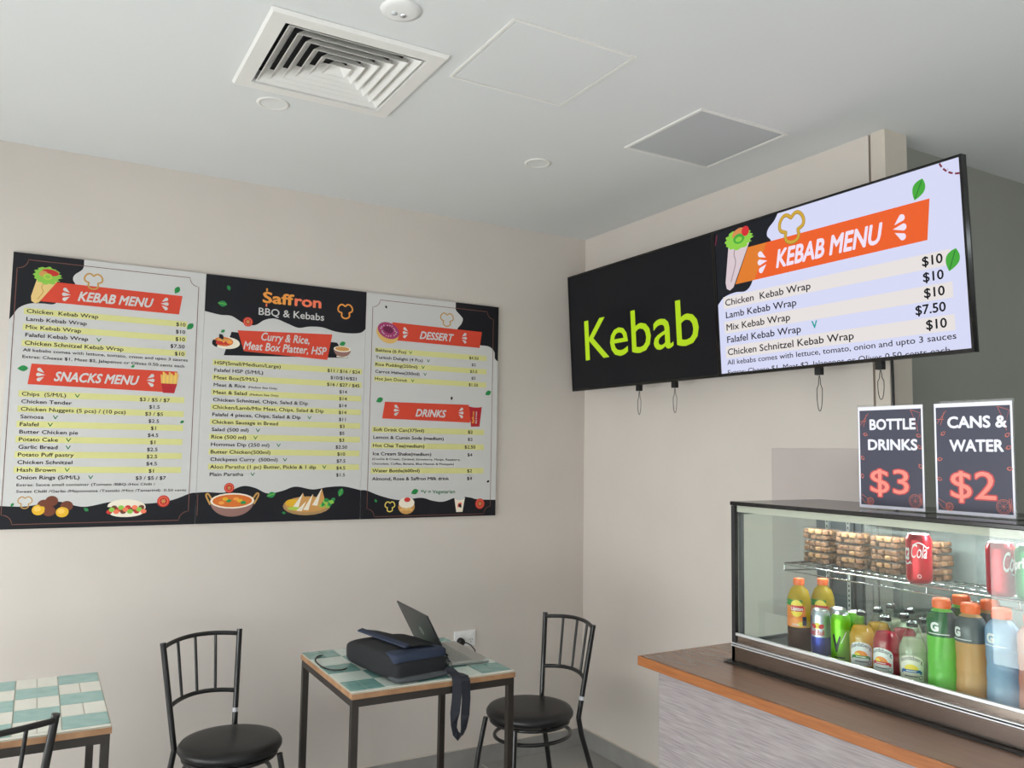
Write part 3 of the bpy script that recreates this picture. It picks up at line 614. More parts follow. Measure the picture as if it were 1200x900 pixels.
tv(1.1825, 2.246, 'right wall screen showing the kebab menu with an orange banner', draw_right, (1.648, 1.9))
tag(MB().tube([(-.013, -1.872, 2.0), (-.011, -1.875, 1.8), (-.008, -1.874, 1.6), (-.007, -1.878, 1.41), (-.007, -1.876, 1.2), (-.01, -1.874, .92)], .005, 'rubber_black', 8).build('power_cable'), 'black power cable hanging down from the right screen along the wall end', 'cable')

# ------------------------------------------------------------------ counter, worktop
ct = empty('service_counter', (-.5, -2.9, 0), 0, 'grey woodgrain laminate counter front under the brown worktop', 'counter')
MB().box(-.362, .2, -1.4, 1.232, .0, .868, 'black_matte').build('carcass', ct)
MB().box(-.38, -.362, -1.4, 1.232, .08, .868, 'laminate_grey').build('front_panel', ct, bevel=.001)
MB().box(-.35, -.34, -1.4, 1.23, .0, .08, 'skirting_tile').build('kickboard', ct)
wt = MB().box(-.905, -.012, -4.3, -1.609, .871, .9, 'worktop_brown').build('worktop', bevel=.002)
tag(wt, 'brown wooden worktop with an orange-brown front edge under the glass case', 'worktop')
MB().box(-.911, -.905, -4.3, -1.603, .8705, .8995, 'wood_edge').box(-.905, -.012, -1.609, -1.603, .8705, .8995, 'wood_edge').build('edge_strip', wt, bevel=.002)['label'] = 'orange-brown bare wood edge'

# ------------------------------------------------------------------ glass display case
CX0, CX1, CY0, CY1, CZ = -.70, -.297, -3.05, -1.795, .9
dc = empty('display_case', (-.5, -2.42, .9), 0, 'black framed glass drinks display case standing on the brown worktop', 'display case')
def dcm(mb, name, parent=dc, **k):
    o = mb.build(name, parent, **k)
    if parent is dc: o.matrix_parent_inverse = Matrix.Translation((.5, 2.42, -.9))
    return o
dcm(MB().box(CX0-.022, CX0+.0, CY0, CY1+.012, .9003, .9035, 'rubber_black').box(CX0, CX1, CY1-.01, CY1+.022, .9003, .9035, 'rubber_black'), 'base_gap_strip')  # black strip stands in for the dark gap round the base
dcm(MB().box(CX0, CX1, CY0, CY1, .904, .948, 'dark_mirror'), 'base', bevel=.001)
dcm(MB().box(CX0-.004, CX0+.01, CY0, CY1, .949, .9525, 'steel_satin').box(CX0-.004, CX0+.01, CY0, CY1, .956, .9595, 'steel_satin'), 'base_trim', bevel=.0008)
dcm(MB().box(CX0+.006, CX0+.02, CY0, CY1-.004, .9595, .98, 'dark_mirror'), 'sill')
dcm(MB().box(CX0+.002, CX0+.012, CY0, CY1-.004, .981, .989, 'steel_satin'), 'glass_rail', bevel=.001)
dcm(MB().box(CX0+.02, CX1, CY0, CY1-.004, .9483, .957, 'alu_dark'), 'floor_panel')
dcm(MB().box(CX0+.004, CX0+.009, CY0, CY1-.014, .989, 1.372, 'case_glass'), 'front_glass')
dcm(MB().box(CX0+.016, CX1-.015, CY1-.010, CY1-.005, .957, 1.372, 'case_glass'), 'end_glass')
dcm(MB().box(CX0, CX0+.016, CY1-.014, CY1, .904, 1.372, 'black_matte'), 'front_post', bevel=.001)
dcm(MB().box(CX0+.017, CX0+.028, CY1-.026, CY1-.014, .957, 1.355, 'alu_dark').box(CX0+.017, CX1-.012, CY1-.022, CY1-.012, 1.346, 1.356, 'alu_dark').box(CX0+.017, CX1-.012, CY1-.022, CY1-.012, .957, .967, 'alu_dark'), 'inner_frame')
dcm(MB().box(CX0-.003, CX1+.003, CY0, CY1+.002, 1.373, 1.385, 'black_gloss'), 'top_panel', bevel=.002)
dcm(MB().box(CX0+.01, CX0+.02, CY0, CY1-.016, 1.353, 1.3725, 'trim_beige'), 'underside_band')  # beige band: wall reflection in the top's underside, put into the colour
dcm(MB().box(CX1-.03, CX1, CY1-.152, CY1-.0105, .957, 1.372, 'alu_dark'), 'rear_post')
def upright(y):
    m = MB().box(CX1-.042, CX1-.0305, y-.006, y+.006, .958, 1.37, 'alu')
    for q in range(26): m.box(CX1-.0424, CX1-.042, y-.0022, y+.0022, .97+q*.015, .977+q*.015, 'black_matte')
    return dcm(m, 'shelf_upright')
upright(-1.857); upright(-1.937); upright(-2.9)
def door(y0, y1, x):
    d = dcm(MB().box(x-.008, x+.008, y0, y0+.022, .958, 1.362, 'alu_dark').box(x-.008, x+.008, y1-.022, y1, .958, 1.362, 'alu_dark').box(x-.008, x+.008, y0+.022, y1-.022, .958, .975, 'alu_dark').box(x-.008, x+.008, y0+.022, y1-.022, 1.345, 1.362, 'alu_dark'), 'sliding_door')
    MB().box(x-.002, x+.002, y0+.022, y1-.022, .975, 1.345, 'door_glass').build('pane', d)
    d.children[0].location = (0, 0, 0)
door(-2.52, -1.947, CX1-.012); door(-3.04, -2.06, CX1+.010)
dcm(MB().box(CX1-.05, CX1-.032, -2.125, -2.07, 1.318, 1.371, 'black_matte').box(CX1-.05, CX1-.032, -2.2, -2.02, 1.318, 1.322, 'black_matte'), 'bracket')
# wire shelf
ws = MB(); SX0, SX1, SY1 = -.503, -.335, -1.825
for y in [SY1-.028*i for i in range(44)]: ws.tube([(SX0+.002, y, 1.1905), (SX1, y, 1.1905)], .0016, 'chrome', 5)
for x in (SX0, SX0+.065, SX0+.13, SX1): ws.tube([(x, SY1, 1.187), (x, CY0+.02, 1.187)], .0028, 'chrome', 6)
ws.tube([(SX0, SY1, 1.187), (SX1, SY1, 1.187)], .0032, 'chrome', 6); ws.tube([(SX0, SY1, 1.168), (SX0, CY0+.02, 1.168)], .0026, 'chrome', 6); ws.tube([(SX0, SY1, 1.168), (SX1+.01, SY1, 1.16)], .0026, 'chrome', 6)
for y in [SY1-.002-.24*i for i in range(5)]: ws.tube([(SX0, y, 1.187), (SX0, y, 1.168)], .002, 'chrome', 5); ws.tube([(SX1, y, 1.187), (SX1+.003, y, 1.16)], .002, 'chrome', 5)
dcm(ws, 'wire_shelf')
cl = area('display_case_lamp', (-.47, -2.4, 1.352), (0, 0, 0), .03, 1.15, 8, (.95, 1, .99)); cl.parent = None

# ------------------------------------------------------------------ counter-top price signs
def sign(y0, y1, label, lines, price, seed):
    t = empty('price_sign', (-.575, (y0+y1)/2, 1.385), 0, label, 'sign', 'price signs'); w = y1-y0; ym = (y0+y1)/2
    h = w/2; Z = .287
    MB().box(-.003, .003, -h, h, .002, Z, 'acrylic').box(-.0, .075, -h, h, .0003, .0028, 'acrylic').build('acrylic_holder', t)
    # paper slips between two sheets, shown just behind the front face
    k = Ink(lambda u, v, l: (-.0033-l, -u, v), .0001); W2 = h-.003
    mb = MB(); mb.box(-.0033, -.0031, -W2, W2, .004, Z-.006, 's_white')
    a = h-.008; b0, b1 = .012, Z-.016
    k.rect(-a, b0, a, b1, 's_navy', 1)
    for n, x0, x1, z, hh in lines: k.text(n, x0, z, hh, 's_white', 4, fit=x1-x0, bold=.035)
    x0, x1, z, hh = price[1:]
    for L, bd, m in ((2, .034, 's_glow'), (4, 0, 's_neon')):
        vs, fs, w_ = glyphs(price[0], bd); kk = (x1-x0)/glyphs(price[0], 0)[2]; k.text(price[0], x0-bd/.7*kk, z, hh, m, L, sx=kk/hh, bold=bd)
    for (px, pz, r) in ((a-.022, .03, .017), (-a+.03, .022, .010)):
        k.stroke([(px+r*math.cos(q*PI/10), pz+r*math.sin(q*PI/10)) for q in range(20)], .0014, 's_doodle', 3, True); k.stroke([(px+r*.78*math.cos(q*PI/10), pz+r*.78*math.sin(q*PI/10)) for q in range(20)], .0009, 's_doodle', 3, True)
        for q in range(4): k.stroke([(px-r*.75*math.cos(q*PI/4), pz-r*.75*math.sin(q*PI/4)), (px+r*.75*math.cos(q*PI/4), pz+r*.75*math.sin(q*PI/4))], .0008, 's_doodle', 3)
    for P in ([(-a+.002, .04), (-a+.02, .03), (-a+.028, .015)], [(-a+.001, .012+.02), (-a+.012, .018), (-a+.026, .014)], [(-a+.003, b1-.04), (-a+.028, b1-.008)], [(-a+.012, b1-.045), (-a+.022, b1-.012)], [(-a+.002, b1-.03), (-a+.022, b1-.03)],
              [(a-.03, b1-.002), (a-.012, b1-.045), (a-.002, b1-.012), (a-.03, b1-.002)], [(a-.012, b1-.045), (a-.010, b1-.06)], [(a-.002, .018), (a-.004, .05)], [(a-.006, .02), (a-.009, .05)]):
        k.stroke(P, .0013, 's_doodle', 3)
    for lx, lz in ((-a+.008, .14), (-a+.006, .09), (-a+.018, .205), (a-.008, .2), (a-.006, .17), (a-.005, .12)):
        k.leaf(lx, lz, .0075, seed+lz*9, 's_doodle', 3); k.leaf(lx+.0004, lz+.0004, .0045, seed+lz*9, 's_navy', 4)
    mb = k.into(mb); mb.build('poster', t)
sign(-2.362, -2.161, 'left price sign reading BOTTLE DRINKS $3 on the glass case', (('BOTTLE', -.061, .077, .218, .027), ('DRINKS', -.067, .081, .163, .027)), ('$3', -.061, .053, .047, .062), 1)
sign(-2.589, -2.387, 'right price sign reading CANS & WATER $2 on the glass case', (('CANS &', -.063, .085, .219, .027), ('WATER', -.059, .076, .161, .027)), ('$2', -.058, .054, .045, .065), 2)

# ------------------------------------------------------------------ drinks and sweets
FZ = .9574
def face(x, y, extra=0): return math.atan2(-3.6766-y, -2.5674-x)+extra
def disc_top(mb, r, z, m): mb.lathe([(0, z), (r*.7, z), (r*.92, z-.002), (r, z+.0015)], m, 24)
def drink_can(r, h, body, ink, label, name, group, alu='alu'):
    t = empty(name, (0, 0, 0), 0, label, 'drink can', group)
    bd = MB().lathe([(0, .004), (r*.78, 0), (r*.82, 0), (r*.97, .009), (r, .014), (r, h-.016), (r*.97, h-.011), (r*.83, h-.002), (r*.82, h)], body, 28)
    l = MB(); l.lathe([(r*.82, h), (r*.8, h+.001), (r*.77, h-.001), (r*.74, h-.004), (0, h-.004)], 'alu', 28).box(-.004, .014, -.006, .006, h-.0035, h-.002, 'chrome')
    l.build('lid', t)
    if ink:
        k = Ink(on_cyl(r), .00012, .004); ink(k); k.into(bd)
    bd.build('body', t)
    return t
def put(o, x, y, z, extra=0): o.location = (x, y, z); o.rotation_euler = (0, 0, face(x, y, extra)); return o
def relabel(o, label): o['label'] = label; return o
mat('can_red', (190, 22, 40), .28, .55, noise=.04); mat('can_silver', (190, 194, 204), .3, .8, noise=.04); mat('can_blue', (36, 52, 150), .3, .5, noise=.04)
mat('can_lime', (120, 196, 30), .3, .4, noise=.05); mat('can_green', (12, 148, 78), .3, .45, noise=.04); mat('ink_white', (240, 238, 238), .4, noise=.01); mat('ink_dark', (24, 32, 26), .4, noise=.05)
mat('ink_red', (206, 30, 46), .4, noise=.02); mat('ink_yellow', (244, 214, 70), .4, noise=.02); mat('ink_navy', (40, 42, 60), .4, noise=.02); mat('ink_orange', (242, 142, 44), .4, noise=.02); mat('ink_green', (58, 140, 60), .4, noise=.02); mat('ink_blue', (44, 104, 168), .4, noise=.02)
mat('cap_orange', (242, 112, 52), .4, noise=.04); mat('cap_black', (22, 20, 22), .35, noise=.1); mat('label_peach', (240, 150, 84), .4, noise=.15, nscale=30, c2=(226, 120, 60)); mat('label_cream', (238, 232, 218), .5, noise=.02); mat('label_white', (240, 240, 240), .5, noise=.02)
mat('film_grey', (96, 102, 106), .25, noise=.15, nscale=20); mat('film_green', (58, 108, 70), .25, noise=.15, nscale=20); mat('film_blue', (150, 180, 214), .25, noise=.1, nscale=20); mat('film_pink', (222, 170, 160), .25, noise=.1, nscale=20)
liquid('liq_tea', (88, 46, 26), .2); liquid('liq_teagold', (214, 186, 52), .2); liquid('liq_orange', (250, 204, 84), .15); liquid('liq_red', (206, 36, 66), .15); liquid('liq_lemon', (226, 232, 208), .3); liquid('liq_green', (160, 242, 122), .12)
liquid('liq_sport', (250, 206, 146), .15); liquid('liq_blue', (186, 216, 244), .15); liquid('liq_pink', (244, 182, 164), .15)
def ink_cola(k):
    k.text('Coca', -.07, .062, .046, 'ink_white', 2, fit=.048, bold=.012, shear=.35); k.text('Cola', -.016, .068, .036, 'ink_white', 2, fit=.04, bold=0, shear=.35)
    k.stroke(smooth_path([(-.012, .1), (.002, .108), (.014, .104), (.025, .095), (.031, .098)]), .003, 'ink_white', 2)
    k.stroke(smooth_path([(-.05, .056), (-.03, .05), (-.018, .058)]), .003, 'ink_white', 2)
    k.ell(.004, .02, .005, .005, 'ink_white', 2, n=14); k.ell(.004, .02, .0036, .0036, 'can_red', 3, n=14); k.rect(-.024, .052, -.014, .054, 'ink_white', 2)
def ink_bull(k):
    k.rect(-.083, .012, .083, .062, 'can_blue', 1); k.rect(-.083, .062, -.02, .119, 'can_blue', 1); k.text('Red Bull', -.026, .068, .014, 'ink_red', 3, fit=.045, bold=.03)
    for sg in (-1, 1): k.ell(sg*.011, .092, .008, .006, 'ink_red', 3, sg*.5); 
    k.ell(0, .093, .009, .009, 'ink_yellow', 2)
def ink_v(k):
    k.poly([(-.024, .078), (-.018, .084), (-.012, .056), (-.004, .08), (.0, .076), (-.009, .036), (-.014, .034)], 'ink_dark', 3)
    k.stroke([(.0, .06), (.014, .09)], .002, 'ink_white', 2); k.rect(-.018, .02, .01, .023, 'ink_dark', 3)
def ink_sprite(k):
    k.text('Sprite', -.036, .066, .024, 'ink_white', 3, fit=.062, bold=.04, warp=lambda f, u, v: (u, v+.3*u)); k.ell(.01, .108, .006, .004, 'ink_yellow', 3)
G = 'cans in the display case'
coke = put(drink_can(.0325, .129, 'can_red', ink_cola, 'red cola can with white script in front of the clear sweet tubs', 'drink_can', G), -.49, -2.279, 1.193, -.12)
put(relabel(copy_tree(coke), 'red cola can on the wire shelf next to the green can'), -.49, -2.497, 1.193, 2.3)
put(drink_can(.0325, .129, 'can_green', ink_sprite, 'green lemonade can on the wire shelf at the right edge', 'drink_can', G), -.49, -2.567, 1.193, -.5)
rb = put(drink_can(.0265, .135, 'can_silver', ink_bull, 'blue and silver energy drink can beside the front iced tea bottle', 'drink_can', G), -.61, -2.052, FZ, -.35)
put(relabel(copy_tree(rb), 'blue and silver energy drink can behind the front blue and silver can'), -.547, -2.061, FZ, .5)
vg = put(drink_can(.0265, .135, 'can_lime', ink_v, 'lime green energy drink can in the front row beside the orange bottle', 'drink_can', G), -.61, -2.1195, FZ, .0)
put(relabel(copy_tree(vg), 'lime green energy drink can behind the front lime can'), -.547, -2.1155, FZ, .6)

def tea(label):
    t = empty('iced_tea_bottle', (0, 0, 0), 0, label, 'bottle', 'iced tea bottles'); r = .0325
    MB().lathe([(0, .003), (r*.8, 0), (r*.97, .004), (r, .012), (r*.97, .022), (r, .032), (r*.97, .045), (r, .06), (r, .125), (r*1.02, .14), (r*.95, .16), (r*.75, .178), (.013, .190), (.012, .196)], 'liq_teagold', 28).build('bottle', t)
    MB().lathe([(0, .004), (r*.81, .001), (r*.985, .004), (r*1.012, .012), (r*.985, .022), (r*1.012, .032), (r*.985, .045), (r*1.012, .06), (r*1.012, .073), (0, .073)], 'liq_tea', 28).build('tea', t)
    k = Ink(on_cyl(r*1.02), .0002, .004)
    k.rect(-.06, .074, .022, .134, 'label_peach', 1); k.rect(-.06, .134, .012, .152, 'ink_green', 1); k.ell(-.004, .128, .019, .024, 'ink_yellow', 2); k.rect(-.022, .119, .016, .136, 'ink_red', 3); k.text('Lipton', -.02, .122, .010, 'ink_white', 4, fit=.034, bold=.03)
    k.ell(-.002, .093, .016, .011, 'ink_orange', 2); k.ell(.008, .083, .009, .007, 'ink_yellow', 3); k.rect(.012, .08, .024, .105, 'ink_navy', 4); k.text('ICE TEA', -.018, .078, .006, 'ink_white', 5, fit=.022)
    k.into(MB()).build('label', t)
    MB().lathe([(.0155, .192), (.0158, .194), (.0158, .207), (.0145, .2105), (0, .211)], 'cap_orange', 24).build('cap', t)
    return t
ta = put(tea('iced tea bottle with an orange cap at the left end of the front row'), -.6, -1.967, FZ, -.1)
put(relabel(copy_tree(ta), 'iced tea bottle with an orange cap standing behind the other, partly hidden by cans'), -.535, -1.999, FZ, -.1)

def soda(label, liq, band, fruit, cream):
    t = empty('soda_bottle', (0, 0, 0), 0, label, 'bottle', 'stubby glass soda bottles'); r = .0325
    MB().lathe([(0, .002), (r*.85, 0), (r, .004), (r, .088), (r*.94, .098), (r*.7, .118), (r*.46, .134), (.0125, .143), (.0125, .148)], 'bottle_glass', 28).build('glass', t)
    MB().lathe([(0, .003), (r*.84, .002), (r*.985, .005), (r*.985, .088), (r*.92, .098), (r*.7, .114), (0, .1145)], liq, 28).build('drink', t)
    k = Ink(on_cyl(r), .0002, .003); bg = 'label_cream' if cream else 'label_white'
    k.poly([(-.03, .016), (.03, .016), (.03, .06)]+[(.03*math.cos(a*PI/12), .06+.018*math.sin(a*PI/12)) for a in range(1, 12)]+[(-.03, .06)], bg, 1)
    k.text('Bundaberg', -.027, .056, .010, 'ink_navy', 3, fit=.054, bold=.004, warp=lambda f, u, v: (u, v+.011*(1-(2*f-1)**2)))
    k.ell(0, .042, .017, .014, fruit, 2, a0=0, a1=PI); k.ell(-.008, .044, .007, .006, 'ink_yellow', 3); k.poly([(-.023, .036), (.023, .036), (.021, .043), (-.021, .043)], band, 4); k.poly([(-.027, .033), (-.02, .033), (-.02, .04), (-.027, .04), (-.024, .0365)], band, 3); k.poly([(.027, .033), (.02, .033), (.02, .04), (.027, .04), (.024, .0365)], band, 3)
    k.rect(-.012, .0385, .012, .0405, 'ink_white', 5); k.rect(-.016, .026, .016, .028, 'ink_navy', 2); k.ell(.022, .025, .005, .005, 'ink_navy', 2); k.ell(.022, .025, .004, .004, bg, 3)
    k.into(MB()).build('label', t)
    c = MB().lathe([(.0137, .1435), (.0139, .150), (.012, .153), (0, .1535)], 'cap_black', 20).build('cap', t)
    MB().tube([(.012*math.cos(a*PI/8)+.004, .012*math.sin(a*PI/8), .1545) for a in range(16)], .0011, 'chrome', 6, True).build('pull_ring', c)
    return t
so = put(soda('orange soda bottle in the front row beside the lime green can', 'liq_orange', 'ink_green', 'ink_orange', 0), -.61, -2.188, FZ, -.15)
put(relabel(copy_tree(so), 'yellow-orange soda bottle behind the front orange soda bottle'), -.53, -2.179, FZ, -.6)
sr = put(soda('red soda bottle in the front row between the orange and the pale one', 'liq_red', 'ink_red', 'ink_orange', 0), -.615, -2.2645, FZ, -.45)
put(relabel(copy_tree(sr), 'red soda bottle behind the front red and pale bottles'), -.536, -2.262, FZ, .6)
sl = put(soda('pale lemon soda bottle in the front row beside the green sports drink', 'liq_lemon', 'ink_blue', 'ink_yellow', 1), -.62, -2.3435, FZ, -.15)
put(relabel(copy_tree(sl), 'pale lemon soda bottle half hidden behind the green sports drink'), -.547, -2.333, FZ, -1.3)
sb = put(soda('clear pale soda bottle at the back, behind the red bottles and left of its twin', 'liq_lemon', 'ink_green', 'ink_yellow', 0), -.44, -2.155, FZ, 2.4)
put(relabel(copy_tree(sb), 'clear pale soda bottle at the back, to the right of its twin'), -.46, -2.226, FZ, 2.4)

def sport(label, liq, film, gap='film_grey'):
    t = empty('sports_drink_bottle', (0, 0, 0), 0, label, 'bottle', 'sports drink bottles'); r = .0346
    MB().lathe([(0, .004), (r*.8, 0), (r*.98, .006), (r, .014), (r*.985, .04), (r*.95, .06), (r*.985, .08), (r*.94, .1), (r*.99, .118), (r*.985, .137), (r, .142), (r, .168), (r*.97, .182), (r*.7, .196), (.017, .203), (.0168, .209)], liq, 32).build('bottle', t)
    b = MB(); b.lathe([(r*1.0, .138), (r*1.012, .142), (r*1.012, .168), (r*.985, .182), (r*.72, .1965)], gap, 32)
    b.lathe([(r*1.003, .138), (r*1.016, .142), (r*1.016, .168), (r*.99, .182), (r*.73, .1963)], film, 16, a0=-1.4, a1=.45)
    k = Ink(on_cyl(r*1.02), .0002, .004); k.text('G', -.024, .152, .019, 'ink_white', 2, fit=.02, bold=.06); k.rect(-.03, .144, .02, .146, 'ink_white', 2)
    k.into(b); b.build('sleeve', t)
    mk = MB()
    for q in range(4):
        k = Ink(on_cyl(r*.99), .0004, .004); k.stroke(smooth_path([(-.012+q*.002, .105-q*.02), (.004, .092-q*.02), (.016-q*.002, .106-q*.02)], 6), .0018, liq, 2); k.into(mk)
    mk.build('moulded_ribs', t)
    c = MB(); c.lathe([(.0205, .204), (.021, .206), (.0205, .222), (.019, .2265), (0, .227)], 'cap_orange', 28)
    for q in range(24): a = q*PI/12; c.box(.0203, .0213, -.0008, .0008, .206, .221, 'cap_orange', Matrix.Rotation(a, 4, 'Z'))
    c.build('cap', t); return t
sg = put(sport('green sports drink bottle in the front row', 'liq_green', 'film_green'), -.62, -2.423, FZ, -.1)
put(relabel(copy_tree(sg), 'green sports drink bottle behind the front green and orange ones'), -.528, -2.417, FZ, .9)
sp = put(sport('orange sports drink bottle in the front row between the green and the blue one', 'liq_sport', 'film_grey'), -.62, -2.4955, FZ, -.55)
put(relabel(copy_tree(sp), 'orange sports drink bottle mostly hidden behind the orange and blue ones'), -.53, -2.4905, FZ, 1.2)
put(sport('blue sports drink bottle in the front row', 'liq_blue', 'film_blue', 'film_blue'), -.62, -2.5685, FZ, -.35)
put(sport('pink sports drink bottle cut by the right edge of the picture', 'liq_pink', 'film_pink', 'film_pink'), -.62, -2.641, FZ, .1)

mat('cookie', (128, 86, 54), .7, noise=.5, nscale=60, c2=(82, 52, 32)); mat('cookie_pale', (160, 118, 76), .7, noise=.4, nscale=60, c2=(112, 76, 48))
def tub():
    t = empty('sweet_tub', (0, 0, 0), 0, '', 'food tub', 'clear tubs of brown sweets'); A, B, H = .046, .054, .036
    def loop(s, z, e=6):
        P = []
        for q in range(28):
            a = 2*PI*q/28; c, n = math.cos(a), math.sin(a); P.append((A*s*math.copysign(abs(c)**.5, c)*(1-.015*(q % 2)), B*s*math.copysign(abs(n)**.5, n)*(1-.015*(q % 2)), z))
        return P
    b = MB()
    for (s0, z0), (s1, z1) in (((.86, .001), (.96, H-.004)),):
        v = loop(s0, z0)+loop(s1, z1); b.add(v, [(i, (i+1) % 28, 28+(i+1) % 28, 28+i) for i in range(28)]+[tuple(range(28))[::-1]], 'clear_plastic')
    b.build('container', t)
    l = MB(); v = loop(.97, H-.0038)+loop(1.0, H-.003)+loop(1.0, H-.001)+loop(.9, H); l.add(v, [(k*28+i, k*28+(i+1) % 28, (k+1)*28+(i+1) % 28, (k+1)*28+i) for k in range(3) for i in range(28)]+[tuple(range(84, 112))], 'clear_plastic'); l.build('lid', t)
    c = MB(); rn = random.Random(3)
    for i in range(3):
        for j in range(4):
            for kk in range(2):
                M = Matrix.Translation((-.025+.025*i+rn.uniform(-.003, .003), -.033+.022*j+rn.uniform(-.003, .003), -.0005+.0095+.0155*kk)) @ Matrix.Rotation(rn.uniform(-.5, .5), 4, 'Z') @ Matrix.Rotation(rn.uniform(-.2, .2), 4, 'X')
                c.box(-.0105, .0105, -.0095, .0095, -.0068, .0068, 'cookie' if rn.random() < .7 else 'cookie_pale', M)
    c.build('sweets', t, bevel=.003, seg=2); return t
base = None
STK = ((-1.888, 'first stack from the left'), (-2.012, 'second stack from the left'), (-2.132, 'stack just left of the red can'), (-2.254, 'stack behind the red cola can'))
for y, nm in STK:
    for q in range(3):
        o = tub() if base is None else copy_tree(base); base = base or o
        o['label'] = 'clear tub of brown sweets, %s of the %s' % (('bottom', 'middle', 'top')[q], nm)
        o.location = (-.40, y, 1.1925+.0368*q); o.rotation_euler = (0, 0, .03*(q-1)+(PI if q == 1 else 0))

# ------------------------------------------------------------------ tables
def table(name, label, x0, x1, y0, y1, z, full, pair, flip):
    cx, cy = (x0+x1)/2, (y0+y1)/2; t = empty(name, (cx, cy, 0), 0, label, 'table', 'tile-topped tables'); a, b = (x1-x0)/2, (y1-y0)/2
    MB().box(-a, a, -b, b, z-.024, z-.006, 'table_edge').build('edge_band', t, bevel=.0015)
    s = MB(); s.box(-a+.002, a-.002, -b+.002, b-.002, z-.006, z-.0015, 'grout')
    nc, nr = 5, 5; cw = (2*a-.006)/nc; fr = .02; rh = (2*b-fr-.004)/nr; g = .0015
    for i in range(nc):
        for j in range(nr):
            X1 = a-.003-cw*i; X0 = X1-cw; Y1 = b-.002-rh*j; Y0 = Y1-rh
            if (i+j+flip) % 2 == 0: s.box(X0+g, X1-g, Y0+g, Y1-g, z-.0016, z, full)
            else:
                xm = (X0+X1)/2; s.box(X0+g, xm-g, Y0+g, Y1-g, z-.0016, z, pair).box(xm+g, X1-g, Y0+g, Y1-g, z-.0016, z, pair)
    s.box(-a+.003, a-.003, -b+.003, -b+fr-.002, z-.0016, z, 'tile_white')
    s.build('tile_top', t)
    w = .024
    f = MB()
    for yy in (-b+.004, b-.004-w): f.box(-a+.004, a-.004, yy, yy+w, z-.05, z-.0245, 'bronze_metal')
    for xx in (-a+.004, a-.004-w): f.box(xx, xx+w, -b+.004+w, b-.004-w, z-.05, z-.0245, 'bronze_metal')
    f.build('apron', t)
    for sx in (-1, 1):
        for sy in (-1, 1):
            X = -a+.004 if sx < 0 else a-.004-w; Y = -b+.004 if sy < 0 else b-.004-w
            MB().box(X, X+w, Y, Y+w, 0, z-.0501, 'bronze_metal').build('leg', t, bevel=.001)
table('cafe_table', 'tile-topped square table in front of the socket, with the laptop and bag', -1.62, -.99, -.988, -.376, .72, 'tile_white_shade', 'tile_green_shade', 1)
table('cafe_table', 'tile-topped table with green and white tiles at the left edge', -2.965, -2.337, -.978, -.331, .72, 'tile_green', 'tile_white', 0)

# ------------------------------------------------------------------ chairs
def chair():
    t = empty('bistro_chair', (0, 0, 0), 0, '', 'chair', 'black metal bistro chairs')
    MB().lathe([(0, .400), (.155, .400), (.177, .405), (.186, .418), (.186, .428), (.177, .441), (.15, .447), (.085, .449), (0, .449)], 'black_vinyl', 48).build('seat', t)
    MB().tube([(.165*math.cos(a*PI/20), .165*math.sin(a*PI/20), .392) for a in range(40)], .008, 'black_metal', 8, True).build('seat_ring', t)
    top, base = {}, {}
    for sy, nm in ((1, 'left'), (-1, 'right')):
        base[sy] = Vector((-.165, sy*.128, .40)); top[sy] = Vector((-.212, sy*.166, .79))
        P = [(-.262, sy*.165, 0), (-.215, sy*.148, .2), (-.178, sy*.133, .33), tuple(base[sy]), tuple(base[sy].lerp(top[sy], .25)), tuple(base[sy].lerp(top[sy], .6)), tuple(top[sy])]
        lg = MB().tube(P[:4], .0112, 'black_metal', 10).build('leg', t)
        MB().lathe([(0, 0), (.013, 0), (.013, .015), (0, .016)], 'rubber_black', 12, M=Matrix.Translation((-.262, sy*.165, 0))).build('foot_cap', lg)
        po = MB().tube(P[3:], .0112, 'black_metal', 10).build('back_post', t)
        if sy == 1:
            a = base[sy].lerp(top[sy], .195); b = base[sy].lerp(top[sy], .235)
            MB().tube([tuple(a), tuple(b)], .0117, 'sticker', 10).build('sticker_band', po)['label'] = 'pale sticker band'
    for sy in (1, -1):
        lg = MB().tube([(.155, sy*.105, .398), (.175, sy*.125, .25), (.2, sy*.148, 0)], .0108, 'black_metal', 10).build('leg', t)
        MB().lathe([(0, 0), (.013, 0), (.013, .015), (0, .016)], 'rubber_black', 12, M=Matrix.Translation((.2, sy*.148, 0))).build('foot_cap', lg)
    MB().tube([(.172*math.cos(a*PI/20)-.018, .145*math.sin(a*PI/20), .33) for a in range(40)], .008, 'black_metal', 8, True).build('ring_stretcher', t)
    def arc(f, bulge, n=12):
        A, B = base[1].lerp(top[1], f), base[-1].lerp(top[-1], f)
        return [A.lerp(B, i/n)+Vector((-bulge*(1-(2*i/n-1)**2), 0, .012*(1-(2*i/n-1)**2))) for i in range(n+1)]
    up, lo = arc(.955, .055), arc(.40, .05)
    MB().tube([tuple(p) for p in up], .0088, 'black_metal', 8).build('top_rail', t); MB().tube([tuple(p) for p in lo], .0088, 'black_metal', 8).build('lower_rail', t)
    for i in (3, 6, 9): MB().tube([tuple(lo[i]), tuple(up[i])], .0058, 'black_metal', 8).build('spindle', t)
    return t
c1 = chair(); c1['label'] = 'black bistro chair with a round vinyl seat standing between the two tables'
c1.location = (-1.885, -.42, 0); c1.rotation_euler = (0, 0, math.atan2(-.9225, .386))
c2 = copy_tree(c1); c2['label'] = 'black bistro chair pushed under the right side of the laptop table, by the room corner'; c2.location = (-.685, -.592, 0); c2.rotation_euler = (0, 0, math.atan2(-.108, -.994))
c3 = copy_tree(c1); c3['label'] = 'black bistro chair at the bottom left edge, only its back top showing'; c3.location = (-2.707, -.89, 0); c3.rotation_euler = (0, 0, math.atan2(.95, -.3))

